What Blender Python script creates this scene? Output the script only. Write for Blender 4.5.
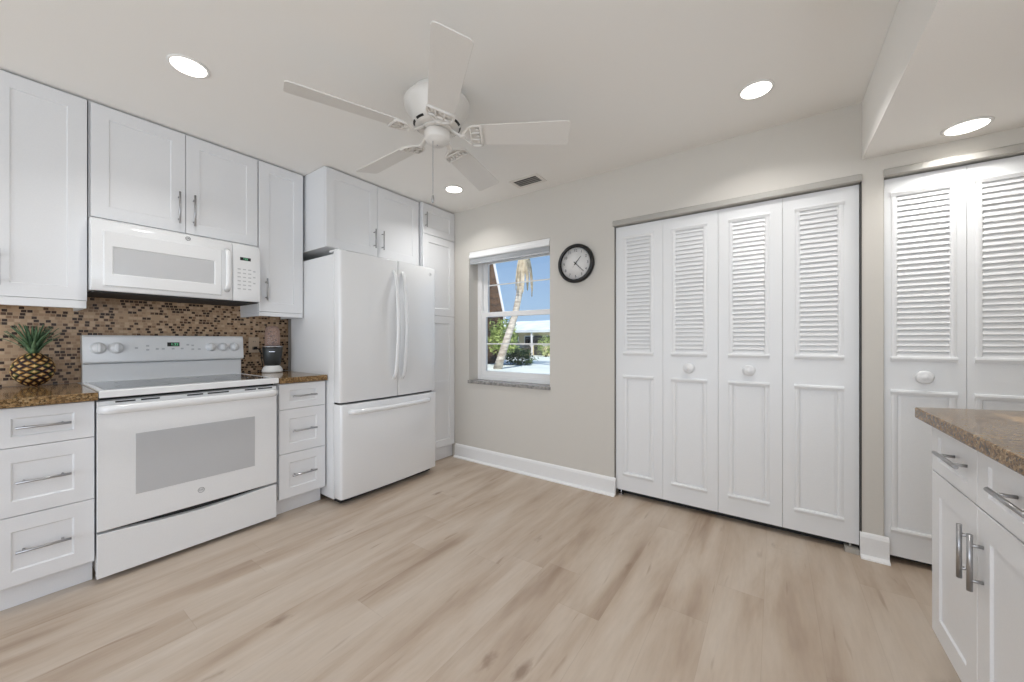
import bpy, bmesh, math, random
from mathutils import Vector, Matrix, noise

random.seed(7)
sc = bpy.context.scene
for o in list(bpy.data.objects):
    bpy.data.objects.remove(o)
COL = sc.collection
PI = math.pi

# ------------------------------------------------------------------ camera, sky, sun, fill lights, exposure
cam_d = bpy.data.cameras.new('camera')
cam_d.sensor_fit = 'HORIZONTAL'
cam_d.sensor_width = 36.0
cam_d.lens = 371.584 / 1024.0 * 36.0
cam_d.clip_start = 0.02
cam_d.clip_end = 400
cam = bpy.data.objects.new('camera', cam_d)
COL.objects.link(cam)
cam.location = (0, 0, 1.155)
cam.rotation_euler = (PI / 2, 0, math.radians(35.29))
sc.camera = cam

world = bpy.data.worlds.new('sky')
sc.world = world
world.use_nodes = True
wn = world.node_tree.nodes
wl = world.node_tree.links
bg = wn['Background']
# clear blue sky with a few thin clouds
gtc = wn.new('ShaderNodeTexCoord')
gsp = wn.new('ShaderNodeSeparateXYZ')
wl.new(gtc.outputs['Generated'], gsp.inputs[0])
gr = wn.new('ShaderNodeValToRGB')
gr.color_ramp.elements[0].position = 0.0
gr.color_ramp.elements[0].color = (0.46, 0.66, 0.88, 1)
gr.color_ramp.elements[1].position = 0.55
gr.color_ramp.elements[1].color = (0.10, 0.27, 0.66, 1)
wl.new(gsp.outputs[2], gr.inputs[0])
cn = wn.new('ShaderNodeTexNoise')
cn.inputs['Scale'].default_value = 4.0
cn.inputs['Detail'].default_value = 6.0
wl.new(gtc.outputs['Generated'], cn.inputs['Vector'])
cr = wn.new('ShaderNodeValToRGB')
cr.color_ramp.elements[0].position = 0.60
cr.color_ramp.elements[1].position = 0.80
wl.new(cn.outputs[0], cr.inputs[0])
cm = wn.new('ShaderNodeMix')
cm.data_type = 'RGBA'
wl.new(cr.outputs[0], cm.inputs[0])
wl.new(gr.outputs[0], cm.inputs[6])
cm.inputs[7].default_value = (0.85, 0.88, 0.92, 1)
wl.new(cm.outputs[2], bg.inputs[0])
bg.inputs[1].default_value = 1.25

sun_d = bpy.data.lights.new('sun', 'SUN')
sun_d.energy = 6.5
sun_d.angle = 0.01
sun_d.color = (1.0, 0.96, 0.9)
sun = bpy.data.objects.new('sun', sun_d)
COL.objects.link(sun)
sun.rotation_euler = (math.radians(42), 0, math.radians(35))

def fill_light(name, loc, rot, sx, sy, power, color):
    d = bpy.data.lights.new(name, 'AREA')
    d.shape = 'RECTANGLE'
    d.size = sx
    d.size_y = sy
    d.energy = power
    d.color = color
    o = bpy.data.objects.new(name, d)
    COL.objects.link(o)
    o.location = loc
    o.rotation_euler = rot
    return o
# added fill light in front of an assumed opening behind the camera
fill_light('fill_light', (-1.15, -2.84, 1.22), (PI / 2, 0, 0), 3.6, 2.0, 34, (0.925, 0.962, 1.0))
# second added fill light, tilted upward to brighten the ceiling
fill_light('fill_light', (-1.15, -2.82, 0.9), (PI / 2 + math.radians(20), 0, 0), 3.6, 1.2, 36, (0.925, 0.962, 1.0))

# added fill light in an assumed pass-through, brightening the opposite cabinet fronts
fill_light('fill_light', (1.17, -0.35, 1.53), (PI / 2, 0, PI / 2), 2.9, 1.1, 24, (0.965, 0.982, 1.0))

vs = sc.view_settings
vs.view_transform = 'Standard'
vs.look = 'None'
vs.exposure = -0.38
vs.gamma = 1.0
vs.use_curve_mapping = False
LAMP_W = 5.0
sc.cycles.use_denoising = True
sc.cycles.max_bounces = 10
sc.cycles.diffuse_bounces = 6
sc.cycles.caustics_reflective = False
sc.cycles.caustics_refractive = False
sc.cycles.sample_clamp_indirect = 8

# ------------------------------------------------------------------ materials
def lin(c):
    r = []
    for v in c:
        v = v / 255.0
        r.append(v / 12.92 if v <= 0.04045 else ((v + 0.055) / 1.055) ** 2.4)
    return (r[0], r[1], r[2], 1.0)

class NT:
    def __init__(self, name):
        self.m = bpy.data.materials.new(name)
        self.m.use_nodes = True
        self.t = self.m.node_tree
        self.b = self.t.nodes['Principled BSDF']
    def n(self, typ, **kw):
        nd = self.t.nodes.new(typ)
        for k, v in kw.items():
            if k.startswith('i_'):
                key = k[2:]
                key = int(key) if key.isdigit() else key.replace('_', ' ')
                nd.inputs[key].default_value = v
            else:
                setattr(nd, k, v)
        return nd
    def l(self, a, b):
        self.t.links.new(a, b)
    def math(self, op, a, b=None, c=None):
        nd = self.n('ShaderNodeMath', operation=op)
        for i, x in enumerate((a, b, c)):
            if x is None:
                continue
            if hasattr(x, 'is_linked'):
                self.l(x, nd.inputs[i])
            else:
                nd.inputs[i].default_value = x
        return nd.outputs[0]
    def ramp(self, fac, stops, interp='LINEAR'):
        nd = self.n('ShaderNodeValToRGB')
        cr = nd.color_ramp
        cr.interpolation = interp
        while len(cr.elements) < len(stops):
            cr.elements.new(0.5)
        for e, (p, c) in zip(cr.elements, stops):
            e.position = p
            e.color = c
        self.l(fac, nd.inputs[0])
        return nd.outputs[0]
    def mix(self, fac, a, b, blend='MIX'):
        nd = self.n('ShaderNodeMix', data_type='RGBA', blend_type=blend)
        for s, x in ((nd.inputs[0], fac), (nd.inputs[6], a), (nd.inputs[7], b)):
            if hasattr(x, 'is_linked'):
                self.l(x, s)
            else:
                s.default_value = x
        return nd.outputs[2]

def paint(name, rgb, rough=0.5, metal=0.0, grain=0.0, scale=200.0, spec=0.5, coat=0.0):
    k = NT(name)
    base = lin(rgb)
    tc = k.n('ShaderNodeTexCoord')
    nz = k.n('ShaderNodeTexNoise', i_Scale=scale, i_Detail=2.0)
    k.l(tc.outputs['Object'], nz.inputs['Vector'])
    d = tuple(max(0, v * 0.975) for v in base[:3]) + (1,)
    k.l(k.ramp(nz.outputs[0], [(0.3, d), (0.7, base)]), k.b.inputs['Base Color'])
    k.b.inputs['Roughness'].default_value = rough
    k.b.inputs['Metallic'].default_value = metal
    k.b.inputs['Specular IOR Level'].default_value = spec
    if coat:
        k.b.inputs['Coat Weight'].default_value = coat
    if grain:
        bp = k.n('ShaderNodeBump', i_Strength=grain, i_Distance=0.001)
        k.l(nz.outputs[0], bp.inputs['Height'])
        k.l(bp.outputs[0], k.b.inputs['Normal'])
    return k.m

def emit(name, rgb, strength):
    k = NT(name)
    k.b.inputs['Base Color'].default_value = lin(rgb)
    k.b.inputs['Emission Color'].default_value = lin(rgb)
    k.b.inputs['Emission Strength'].default_value = strength
    return k.m

M = {}
M['wall'] = paint('greige wall paint', (208, 204, 197), 0.85, grain=0.15, scale=350)
M['ceiling'] = paint('ceiling paint', (238, 236, 232), 0.9, grain=0.2, scale=260)
M['cabinet'] = paint('white cabinet paint', (228, 229, 231), 0.33)
M['trimwhite'] = paint('white trim paint', (232, 232, 232), 0.4)
M['door'] = paint('white door paint', (230, 231, 232), 0.38)
M['appliance'] = paint('white enamel', (232, 233, 234), 0.16, coat=0.3)
M['appliance_side'] = paint('white textured steel', (229, 230, 231), 0.35, grain=0.2, scale=900)
M['mwglass'] = paint('grey screened glass', (198, 199, 201), 0.12)
M['ovenglass'] = paint('grey oven glass', (190, 191, 193), 0.10)
M['cooktop'] = paint('dark speckled ceramic glass', (74, 77, 82), 0.08, scale=1500)
M['nickel'] = paint('brushed nickel', (176, 176, 178), 0.32, metal=1.0, scale=500)
M['chrome'] = paint('chrome', (205, 205, 208), 0.15, metal=1.0)
M['black'] = paint('black plastic', (16, 15, 15), 0.35)
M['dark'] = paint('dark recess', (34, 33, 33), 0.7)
M['darkmetal'] = paint('dark vent metal', (60, 58, 56), 0.5)
M['print'] = paint('grey print', (150, 151, 154), 0.5)
M['softprint'] = paint('pale grey print', (184, 186, 189), 0.5)
M['printdark'] = paint('dark print', (70, 70, 74), 0.5)
M['fanwhite'] = paint('white fan enamel', (222, 219, 214), 0.35)
M['blade'] = paint('white fan blade', (220, 217, 212), 0.45)
M['ring'] = paint('white lamp trim', (238, 237, 234), 0.4)
M['lamp'] = emit('lit lamp diffuser', (255, 250, 240), 6.0)
M['led'] = emit('green led digits', (110, 200, 150), 0.7)
M['clockface'] = paint('clock dial', (226, 224, 222), 0.5)
M['plate'] = paint('beige plastic plate', (214, 194, 170), 0.4)
M['ventwhite'] = paint('vent enamel', (224, 220, 214), 0.5)
M['ventslat'] = paint('vent slat grey', (150, 147, 142), 0.5)
M['vinyl'] = paint('white vinyl', (240, 240, 240), 0.3)
M['blind'] = paint('white blind slats', (196, 199, 203), 0.5)
M['track'] = paint('satin track metal', (178, 175, 169), 0.4, metal=0.2)

def mat_glass(name, tint=(1, 1, 1, 1), gloss=0.06):
    k = NT(name)
    tr = k.n('ShaderNodeBsdfTransparent')
    tr.inputs[0].default_value = tint
    gl = k.n('ShaderNodeBsdfGlossy')
    gl.inputs['Roughness'].default_value = 0.02
    mx = k.n('ShaderNodeMixShader')
    lw = k.n('ShaderNodeLayerWeight', i_Blend=0.25)
    f = k.math('MULTIPLY_ADD', lw.outputs['Fresnel'], 0.5, gloss * 0.3)
    k.l(f, mx.inputs[0])
    k.l(tr.outputs[0], mx.inputs[1])
    k.l(gl.outputs[0], mx.inputs[2])
    k.l(mx.outputs[0], k.t.nodes['Material Output'].inputs[0])
    return k.m
M['pane'] = mat_glass('window glass')
def mat_cup():
    k = NT('cloudy pinkish cup plastic')
    k.b.inputs['Base Color'].default_value = lin((206, 178, 166))
    k.b.inputs['Roughness'].default_value = 0.15
    tr = k.n('ShaderNodeBsdfTransparent')
    tr.inputs[0].default_value = (0.92, 0.86, 0.84, 1)
    lw = k.n('ShaderNodeLayerWeight', i_Blend=0.4)
    mx = k.n('ShaderNodeMixShader')
    k.l(k.math('MULTIPLY_ADD', lw.outputs['Facing'], 0.45, 0.32), mx.inputs[0])
    k.l(tr.outputs[0], mx.inputs[1])
    k.l(k.b.outputs[0], mx.inputs[2])
    k.l(mx.outputs[0], k.t.nodes['Material Output'].inputs[0])
    return k.m
M['cup'] = mat_cup()

def mat_granite():
    k = NT('brown granite')
    tc = k.n('ShaderNodeTexCoord')
    v = k.n('ShaderNodeTexVoronoi', i_Scale=130.0)
    k.l(tc.outputs['Object'], v.inputs['Vector'])
    v2 = k.n('ShaderNodeTexVoronoi', i_Scale=310.0)
    k.l(tc.outputs['Object'], v2.inputs['Vector'])
    sx = k.n('ShaderNodeSeparateColor')
    k.l(v.outputs['Color'], sx.inputs[0])
    sx2 = k.n('ShaderNodeSeparateColor')
    k.l(v2.outputs['Color'], sx2.inputs[0])
    nz = k.n('ShaderNodeTexNoise', i_Scale=14.0, i_Detail=5.0)
    k.l(tc.outputs['Object'], nz.inputs['Vector'])
    c1 = k.ramp(sx.outputs[0], [(0.0, lin((40, 31, 24))), (0.25, lin((100, 77, 50))), (0.42, lin((148, 118, 80))), (0.72, lin((170, 140, 98))), (0.92, lin((194, 168, 128)))], 'CONSTANT')
    c2 = k.ramp(sx2.outputs[1], [(0.0, lin((28, 23, 20))), (0.24, lin((114, 88, 58))), (0.6, lin((154, 123, 84))), (0.9, lin((186, 158, 118)))], 'CONSTANT')
    c = k.mix(0.45, c1, c2)
    c = k.mix(k.math('MULTIPLY', nz.outputs[0], 0.5), c, lin((106, 82, 54)))
    k.l(c, k.b.inputs['Base Color'])
    k.b.inputs['Roughness'].default_value = 0.10
    k.b.inputs['Specular IOR Level'].default_value = 0.16
    return k.m
M['granite'] = mat_granite()

def mat_mosaic():
    k = NT('brown mosaic tile')
    tc = k.n('ShaderNodeTexCoord')
    sp = k.n('ShaderNodeSeparateXYZ')
    k.l(tc.outputs['Object'], sp.inputs[0])
    TW, TH = 0.0205, 0.0172
    u = k.math('ADD', sp.outputs[1], sp.outputs[0])
    row = k.math('DIVIDE', sp.outputs[2], TH)
    rid = k.math('FLOOR', row)
    wr = k.n('ShaderNodeTexWhiteNoise', noise_dimensions='1D')
    k.l(rid, wr.inputs['W'])
    uu = k.math('ADD', k.math('DIVIDE', u, TW), k.math('MULTIPLY', wr.outputs[0], 1.0))
    cid = k.math('FLOOR', uu)
    cb = k.n('ShaderNodeCombineXYZ')
    k.l(cid, cb.inputs[0])
    k.l(rid, cb.inputs[1])
    w = k.n('ShaderNodeTexWhiteNoise', noise_dimensions='2D')
    k.l(cb.outputs[0], w.inputs['Vector'])
    tile = k.ramp(w.outputs[0], [(0.0, lin((56, 35, 24))), (0.24, lin((92, 64, 46))), (0.32, lin((170, 140, 112))), (0.52, lin((186, 156, 126))), (0.74, lin((198, 171, 142))), (0.92, lin((142, 111, 84)))], 'CONSTANT')
    def edge(x, g):
        f = k.math('FRACT', x)
        d = k.math('MINIMUM', f, k.math('SUBTRACT', 1.0, f))
        return k.math('LESS_THAN', d, g)
    gr = k.math('MAXIMUM', edge(uu, 0.07), edge(row, 0.09))
    k.l(k.mix(gr, tile, lin((186, 160, 132))), k.b.inputs['Base Color'])
    k.b.inputs['Specular IOR Level'].default_value = 0.3
    k.l(k.math('MULTIPLY_ADD', gr, 0.4, 0.30), k.b.inputs['Roughness'])
    bp = k.n('ShaderNodeBump', i_Strength=0.3, i_Distance=0.002)
    bp.invert = True
    k.l(gr, bp.inputs['Height'])
    k.l(bp.outputs[0], k.b.inputs['Normal'])
    return k.m
M['mosaic'] = mat_mosaic()

def mat_floor():
    k = NT('oak plank floor')
    tc = k.n('ShaderNodeTexCoord')
    sp = k.n('ShaderNodeSeparateXYZ')
    k.l(tc.outputs['Object'], sp.inputs[0])
    PW, PL = 0.185, 1.5
    xx = k.math('DIVIDE', k.math('ADD', sp.outputs[0], 0.06), PW)
    cid = k.math('FLOOR', xx)
    wr = k.n('ShaderNodeTexWhiteNoise', noise_dimensions='1D')
    k.l(cid, wr.inputs['W'])
    yy = k.math('ADD', k.math('DIVIDE', sp.outputs[1], PL), k.math('MULTIPLY', wr.outputs[0], 7.0))
    rid = k.math('FLOOR', yy)
    cb = k.n('ShaderNodeCombineXYZ')
    k.l(cid, cb.inputs[0])
    k.l(rid, cb.inputs[1])
    w = k.n('ShaderNodeTexWhiteNoise', noise_dimensions='2D')
    k.l(cb.outputs[0], w.inputs['Vector'])
    # grain: coordinates stretched along the plank and shifted per plank
    gc = k.n('ShaderNodeCombineXYZ')
    k.l(k.math('MULTIPLY', sp.outputs[0], 1.0), gc.inputs[0])
    k.l(k.math('ADD', k.math('MULTIPLY', sp.outputs[1], 0.13), k.math('MULTIPLY', w.outputs[0], 40.0)), gc.inputs[1])
    k.l(k.math('MULTIPLY', w.outputs[0], 17.0), gc.inputs[2])
    g1 = k.n('ShaderNodeTexNoise', i_Scale=7.0, i_Detail=4.0, i_Roughness=0.5, i_Distortion=0.5)
    k.l(gc.outputs[0], g1.inputs['Vector'])
    g2 = k.n('ShaderNodeTexNoise', i_Scale=70.0, i_Detail=4.0, i_Roughness=0.6)
    k.l(gc.outputs[0], g2.inputs['Vector'])
    bc = k.n('ShaderNodeCombineXYZ')
    k.l(sp.outputs[0], bc.inputs[0])
    k.l(k.math('MULTIPLY', sp.outputs[1], 0.16), bc.inputs[1])
    g0 = k.n('ShaderNodeTexNoise', i_Scale=6.0, i_Detail=4.0, i_Roughness=0.55, i_Distortion=0.4)
    k.l(bc.outputs[0], g0.inputs['Vector'])
    gm = k.math('ADD', k.math('MULTIPLY', g0.outputs[0], 0.66), k.math('MULTIPLY', g1.outputs[0], 0.34))
    base = k.ramp(gm, [(0.32, lin((152, 131, 112))), (0.44, lin((178, 160, 142))), (0.54, lin((190, 175, 159))), (0.68, lin((199, 187, 174)))])
    tone = k.ramp(w.outputs[0], [(0.0, (0.96, 0.955, 0.95, 1)), (1.0, (1.0, 1.0, 1.0, 1))])
    c = k.mix(1.0, base, tone, 'MULTIPLY')
    fine = k.ramp(g2.outputs[0], [(0.3, (0.93, 0.925, 0.92, 1)), (0.6, (1.01, 1.01, 1.01, 1))])
    c = k.mix(0.8, c, fine, 'MULTIPLY')
    # sparse knots, elongated along the plank
    kc = k.n('ShaderNodeCombineXYZ')
    k.l(sp.outputs[0], kc.inputs[0])
    k.l(k.math('MULTIPLY', sp.outputs[1], 0.42), kc.inputs[1])
    k.l(k.math('MULTIPLY', w.outputs[0], 9.0), kc.inputs[2])
    kn = k.n('ShaderNodeTexVoronoi', i_Scale=3.4)
    k.l(kc.outputs[0], kn.inputs['Vector'])
    kw = k.n('ShaderNodeTexNoise', i_Scale=60.0, i_Detail=3.0)
    k.l(kc.outputs[0], kw.inputs['Vector'])
    kd = k.math('ADD', kn.outputs['Distance'], k.math('MULTIPLY', k.math('SUBTRACT', kw.outputs[0], 0.5), 0.12))
    km = k.ramp(kd, [(0.025, (0.6, 0.6, 0.6, 1)), (0.095, (0, 0, 0, 1))])
    c = k.mix(km, c, lin((112, 88, 70)))
    # short dark cracks and mineral streaks lying along the grain
    sc_ = k.n('ShaderNodeCombineXYZ')
    k.l(k.math('MULTIPLY', sp.outputs[0], 26.0), sc_.inputs[0])
    k.l(k.math('ADD', k.math('MULTIPLY', sp.outputs[1], 2.6), k.math('MULTIPLY', w.outputs[0], 30.0)), sc_.inputs[1])
    sn = k.n('ShaderNodeTexNoise', i_Scale=1.0, i_Detail=2.0, i_Distortion=0.4)
    k.l(sc_.outputs[0], sn.inputs['Vector'])
    sm = k.ramp(sn.outputs[0], [(0.66, (0, 0, 0, 1)), (0.76, (0.42, 0.42, 0.42, 1))])
    c = k.mix(sm, c, lin((128, 104, 84)))
    def edge(x, g):
        f = k.math('FRACT', x)
        d = k.math('MINIMUM', f, k.math('SUBTRACT', 1.0, f))
        return k.math('LESS_THAN', d, g)
    ed = k.math('MAXIMUM', edge(xx, 0.006), edge(yy, 0.0009))
    c = k.mix(k.math('MULTIPLY', ed, 0.16), c, lin((120, 102, 86)))
    k.l(c, k.b.inputs['Base Color'])
    k.l(k.math('MULTIPLY_ADD', g2.outputs[0], 0.15, 0.36), k.b.inputs['Roughness'])
    bp = k.n('ShaderNodeBump', i_Strength=0.12, i_Distance=0.001)
    k.l(g2.outputs[0], bp.inputs['Height'])
    k.l(bp.outputs[0], k.b.inputs['Normal'])
    return k.m
M['floor'] = mat_floor()

def mat_noise(name, stops, scale, rough=0.8, stretch=(1, 1, 1), metal=0.0, bump=0.0):
    k = NT(name)
    tc = k.n('ShaderNodeTexCoord')
    mp = k.n('ShaderNodeMapping')
    mp.inputs['Scale'].default_value = stretch
    k.l(tc.outputs['Object'], mp.inputs[0])
    nz = k.n('ShaderNodeTexNoise', i_Scale=scale, i_Detail=4.0)
    k.l(mp.outputs[0], nz.inputs['Vector'])
    k.l(k.ramp(nz.outputs[0], [(p, lin(c)) for p, c in stops]), k.b.inputs['Base Color'])
    k.b.inputs['Roughness'].default_value = rough
    k.b.inputs['Metallic'].default_value = metal
    if bump:
        bp = k.n('ShaderNodeBump', i_Strength=bump, i_Distance=0.01)
        k.l(nz.outputs[0], bp.inputs['Height'])
        k.l(bp.outputs[0], k.b.inputs['Normal'])
    return k.m
M['marble'] = mat_noise('grey marble', [(0.3, (112, 110, 108)), (0.6, (160, 157, 154))], 40, 0.25)
M['leaf'] = mat_noise('pineapple leaf', [(0.3, (52, 84, 56)), (0.7, (112, 142, 104))], 30, 0.5)
M['shrub'] = mat_noise('green foliage', [(0.3, (104, 128, 62)), (0.7, (190, 204, 124))], 3, 0.7)
M['darkshrub'] = mat_noise('dark green hedge', [(0.3, (40, 58, 34)), (0.7, (92, 112, 66))], 2, 0.7)
M['trunk'] = mat_noise('palm trunk bark', [(0.3, (150, 134, 118)), (0.7, (226, 216, 200))], 3.0, 0.9, (1, 1, 4), bump=0.5)
M['frond'] = mat_noise('dry palm frond', [(0.3, (150, 132, 104)), (0.7, (222, 208, 182))], 4, 0.8)
M['greenfrond'] = mat_noise('palm frond', [(0.3, (74, 98, 50)), (0.7, (120, 144, 80))], 3, 0.7)
M['shake'] = mat_noise('brown cedar shakes', [(0.3, (58, 42, 30)), (0.7, (112, 84, 58))], 2.0, 0.9, (1, 1, 3))
M['paving'] = mat_noise('pale concrete paving', [(0.3, (206, 216, 208)), (0.7, (228, 234, 226))], 0.6, 0.85)
M['stucco'] = mat_noise('cream stucco', [(0.3, (206, 190, 150)), (0.7, (226, 212, 176))], 1.5, 0.9)
M['paleroof'] = mat_noise('pale metal roof', [(0.3, (206, 216, 218)), (0.7, (232, 238, 238))], 1.0, 0.6)
M['carpaint'] = paint('dark grey car paint', (44, 46, 52), 0.2, coat=0.5)
M['carglass'] = paint('dark car glass', (20, 24, 28), 0.08)
M['bark'] = mat_noise('shrub wood', [(0.3, (60, 46, 36)), (0.7, (100, 80, 62))], 10, 0.9)

def mat_attr(name, rough):
    k = NT(name)
    a = k.n('ShaderNodeVertexColor')
    a.layer_name = 'col'
    k.l(a.outputs[0], k.b.inputs['Base Color'])
    k.b.inputs['Roughness'].default_value = rough
    return k.m
M['pine'] = mat_attr('pineapple rind', 0.5)

# ------------------------------------------------------------------ mesh helpers
def wloc(o):
    v = Vector((0, 0, 0))
    while o is not None:
        v = v + o.location
        o = o.parent
    return v

class MB:
    def __init__(self):
        self.v, self.f, self.s = [], [], []
    def add(self, vs_, fs_, smooth=False):
        k = len(self.v)
        self.v += [Vector(p) for p in vs_]
        self.f += [tuple(i + k for i in f) for f in fs_]
        self.s += [smooth] * len(fs_)
        return self
    def box(self, x0, x1, y0, y1, z0, z1):
        x0, x1 = sorted((x0, x1)); y0, y1 = sorted((y0, y1)); z0, z1 = sorted((z0, z1))
        return self.add([(x0, y0, z0), (x1, y0, z0), (x1, y1, z0), (x0, y1, z0), (x0, y0, z1), (x1, y0, z1), (x1, y1, z1), (x0, y1, z1)],
                        [(0, 3, 2, 1), (4, 5, 6, 7), (0, 1, 5, 4), (1, 2, 6, 5), (2, 3, 7, 6), (3, 0, 4, 7)])
    def prism(self, poly, ext, smooth=False):
        n = len(poly)
        a = [Vector(p) for p in poly]
        e = Vector(ext)
        self.add(a + [p + e for p in a], [tuple(range(n))[::-1], tuple(range(n, 2 * n))])
        k = len(self.v) - 2 * n
        for i in range(n):
            j = (i + 1) % n
            self.f.append((k + i, k + j, k + n + j, k + n + i))
            self.s.append(smooth)
        return self
    def tube(self, pts, r, n=10, caps=True, squash=None):
        pts = [Vector(p) for p in pts]
        rs = r if isinstance(r, (list, tuple)) else [r] * len(pts)
        rings = []
        up = None
        for i, p in enumerate(pts):
            t = (pts[min(i + 1, len(pts) - 1)] - pts[max(i - 1, 0)]).normalized()
            if up is None:
                up = Vector((0, 0, 1)) if abs(t.z) < 0.9 else Vector((1, 0, 0))
            a = t.cross(up)
            if a.length < 1e-6:
                a = t.orthogonal()
            a.normalize()
            b = a.cross(t).normalized()
            up = b
            sa, sb = (1, 1) if squash is None else squash
            rings.append([p + (a * math.cos(2 * PI * k / n) * sa + b * math.sin(2 * PI * k / n) * sb) * rs[i] for k in range(n)])
        k = len(self.v)
        for rg in rings:
            self.v += rg
        for i in range(len(rings) - 1):
            for j in range(n):
                self.f.append((k + i * n + j, k + i * n + (j + 1) % n, k + (i + 1) * n + (j + 1) % n, k + (i + 1) * n + j))
                self.s.append(True)
        if caps:
            self.f.append(tuple(k + j for j in range(n))[::-1]); self.s.append(False)
            q = k + (len(rings) - 1) * n
            self.f.append(tuple(q + j for j in range(n))); self.s.append(False)
        return self
    def lathe(self, prof, c=(0, 0, 0), n=32, axis='z'):
        c = Vector(c)
        k = len(self.v)
        def P(r, h, a):
            x, y = r * math.cos(a), r * math.sin(a)
            return c + (Vector((x, y, h)) if axis == 'z' else Vector((x, h, y)) if axis == 'y' else Vector((h, x, y)))
        m = len(prof)
        for r, h in prof:
            for j in range(n):
                self.v.append(P(max(r, 1e-5), h, 2 * PI * j / n))
        for i in range(m - 1):
            for j in range(n):
                self.f.append((k + i * n + j, k + i * n + (j + 1) % n, k + (i + 1) * n + (j + 1) % n, k + (i + 1) * n + j))
                self.s.append(True)
        self.f.append(tuple(k + j for j in range(n))[::-1]); self.s.append(False)
        q = k + (m - 1) * n
        self.f.append(tuple(q + j for j in range(n))); self.s.append(False)
        return self
    def rings(self, o, u, v, n, loops):
        """concentric rectangles (u0,u1,v0,v1,depth along n) joined into a front; the first loop is the back"""
        o, u, v, n = Vector(o), Vector(u), Vector(v), Vector(n)
        k = len(self.v)
        for (a, b, c, d, h) in loops:
            for (p, q) in ((a, c), (b, c), (b, d), (a, d)):
                self.v.append(o + u * p + v * q + n * h)
        m = len(loops)
        self.f.append((k + 3, k + 2, k + 1, k)); self.s.append(False)
        for i in range(m - 1):
            for j in range(4):
                self.f.append((k + i * 4 + j, k + i * 4 + (j + 1) % 4, k + (i + 1) * 4 + (j + 1) % 4, k + (i + 1) * 4 + j))
                self.s.append(False)
        q = k + (m - 1) * 4
        self.f.append((q, q + 1, q + 2, q + 3)); self.s.append(False)
        return self
    def shaker(self, o, u, v, n, w, h, t=0.02, st=0.065, sv=None, rec=0.009, ch=0.008):
        sv = st if sv is None else sv
        e = 0.0015
        return self.rings(o, u, v, n, [(0, w, 0, h, 0), (0, w, 0, h, t - e), (e, w - e, e, h - e, t),
                                       (st, w - st, sv, h - sv, t), (st + ch, w - st - ch, sv + ch, h - sv - ch, t - rec)])
    def build(self, name, mat, parent=None, bevel=0.0, origin=None, seg=2):
        me = bpy.data.meshes.new(name)
        if parent is not None:
            off = wloc(parent)
        elif origin is not None:
            off = Vector(origin)
        else:
            lo = Vector((min(p[i] for p in self.v) for i in range(3)))
            hi = Vector((max(p[i] for p in self.v) for i in range(3)))
            off = Vector(((lo.x + hi.x) / 2, (lo.y + hi.y) / 2, lo.z))
        me.from_pydata([p - off for p in self.v], [], self.f)
        for p, s in zip(me.polygons, self.s):
            p.use_smooth = s
        bm = bmesh.new()
        bm.from_mesh(me)
        bmesh.ops.recalc_face_normals(bm, faces=bm.faces)
        bm.to_mesh(me)
        bm.free()
        me.materials.append(M[mat])
        o = bpy.data.objects.new(name, me)
        COL.objects.link(o)
        if parent is not None:
            o.parent = parent
        else:
            o.location = off
        if bevel:
            b = o.modifiers.new('edge', 'BEVEL')
            b.width = bevel
            b.segments = seg
            b.limit_method = 'ANGLE'
            b.angle_limit = math.radians(40)
            b.harden_normals = False
        return o

def tag(o, label, cat, group=None, kind=None):
    o['label'] = label
    o['category'] = cat
    if group:
        o['group'] = group
    if kind:
        o['kind'] = kind
    return o

def thing(name, loc, label, cat, group=None, kind=None):
    o = bpy.data.objects.new(name, None)
    o.empty_display_size = 0.1
    COL.objects.link(o)
    o.location = loc
    return tag(o, label, cat, group, kind)

def struct(mb, name, mat, label, cat, bevel=0.0):
    return tag(mb.build(name, mat, bevel=bevel), label, cat, kind='structure')

def text_mesh(name, body, size, mat, parent, loc, u, v, ext=0.0006, align='CENTER'):
    cu = bpy.data.curves.new(name, 'FONT')
    cu.body = body
    cu.size = size
    cu.extrude = ext
    cu.align_x = align
    cu.align_y = 'CENTER'
    t = bpy.data.objects.new(name, cu)
    COL.objects.link(t)
    bpy.context.view_layer.update()
    me = bpy.data.meshes.new_from_object(t.evaluated_get(bpy.context.evaluated_depsgraph_get()))
    bpy.data.objects.remove(t)
    u, v = Vector(u), Vector(v)
    n = u.cross(v)
    R = Matrix((u, v, n)).transposed().to_4x4()
    me.transform(Matrix.Translation(Vector(loc) - wloc(parent)) @ R)
    me.materials.clear()
    me.materials.append(M[mat])
    o = bpy.data.objects.new(name, me)
    COL.objects.link(o)
    o.parent = parent
    return o

def bar_handle(parent, c, along, out, length, r=0.006, stand=0.034, name='handle', post=0.7):
    c, a, n = Vector(c), Vector(along), Vector(out)
    mb = MB()
    mb.tube([c + n * stand - a * length / 2, c + n * stand + a * length / 2], r, 12)
    for s in (-1, 1):
        p = c + a * s * length / 2 * post
        mb.tube([p - n * 0.001, p + n * stand], r * 0.75, 10)
    return mb.build(name, 'nickel', parent)

def emblem(parent, c, u, v, n, r, mat='print'):
    c, u, v, n = Vector(c), Vector(u), Vector(v), Vector(n)
    mb = MB()
    k = 28
    for (r0, r1) in ((r * 0.84, r), ):
        vs_ = []
        for rr, h in ((r1, 0), (r1, 0.0012), (r0, 0.0012), (r0, 0)):
            vs_ += [c + (u * math.cos(2 * PI * i / k) + v * math.sin(2 * PI * i / k)) * rr + n * h for i in range(k)]
        fs_ = [(a * k + i, a * k + (i + 1) % k, ((a + 1) % 4) * k + (i + 1) % k, ((a + 1) % 4) * k + i) for a in range(4) for i in range(k)]
        mb.add(vs_, fs_, True)
    e = mb.build('emblem', mat, parent)
    text_mesh('lettering', 'GE', r * 0.95, mat, e, c + n * 0.0006, u, v, 0.0005)
    return e

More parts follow.
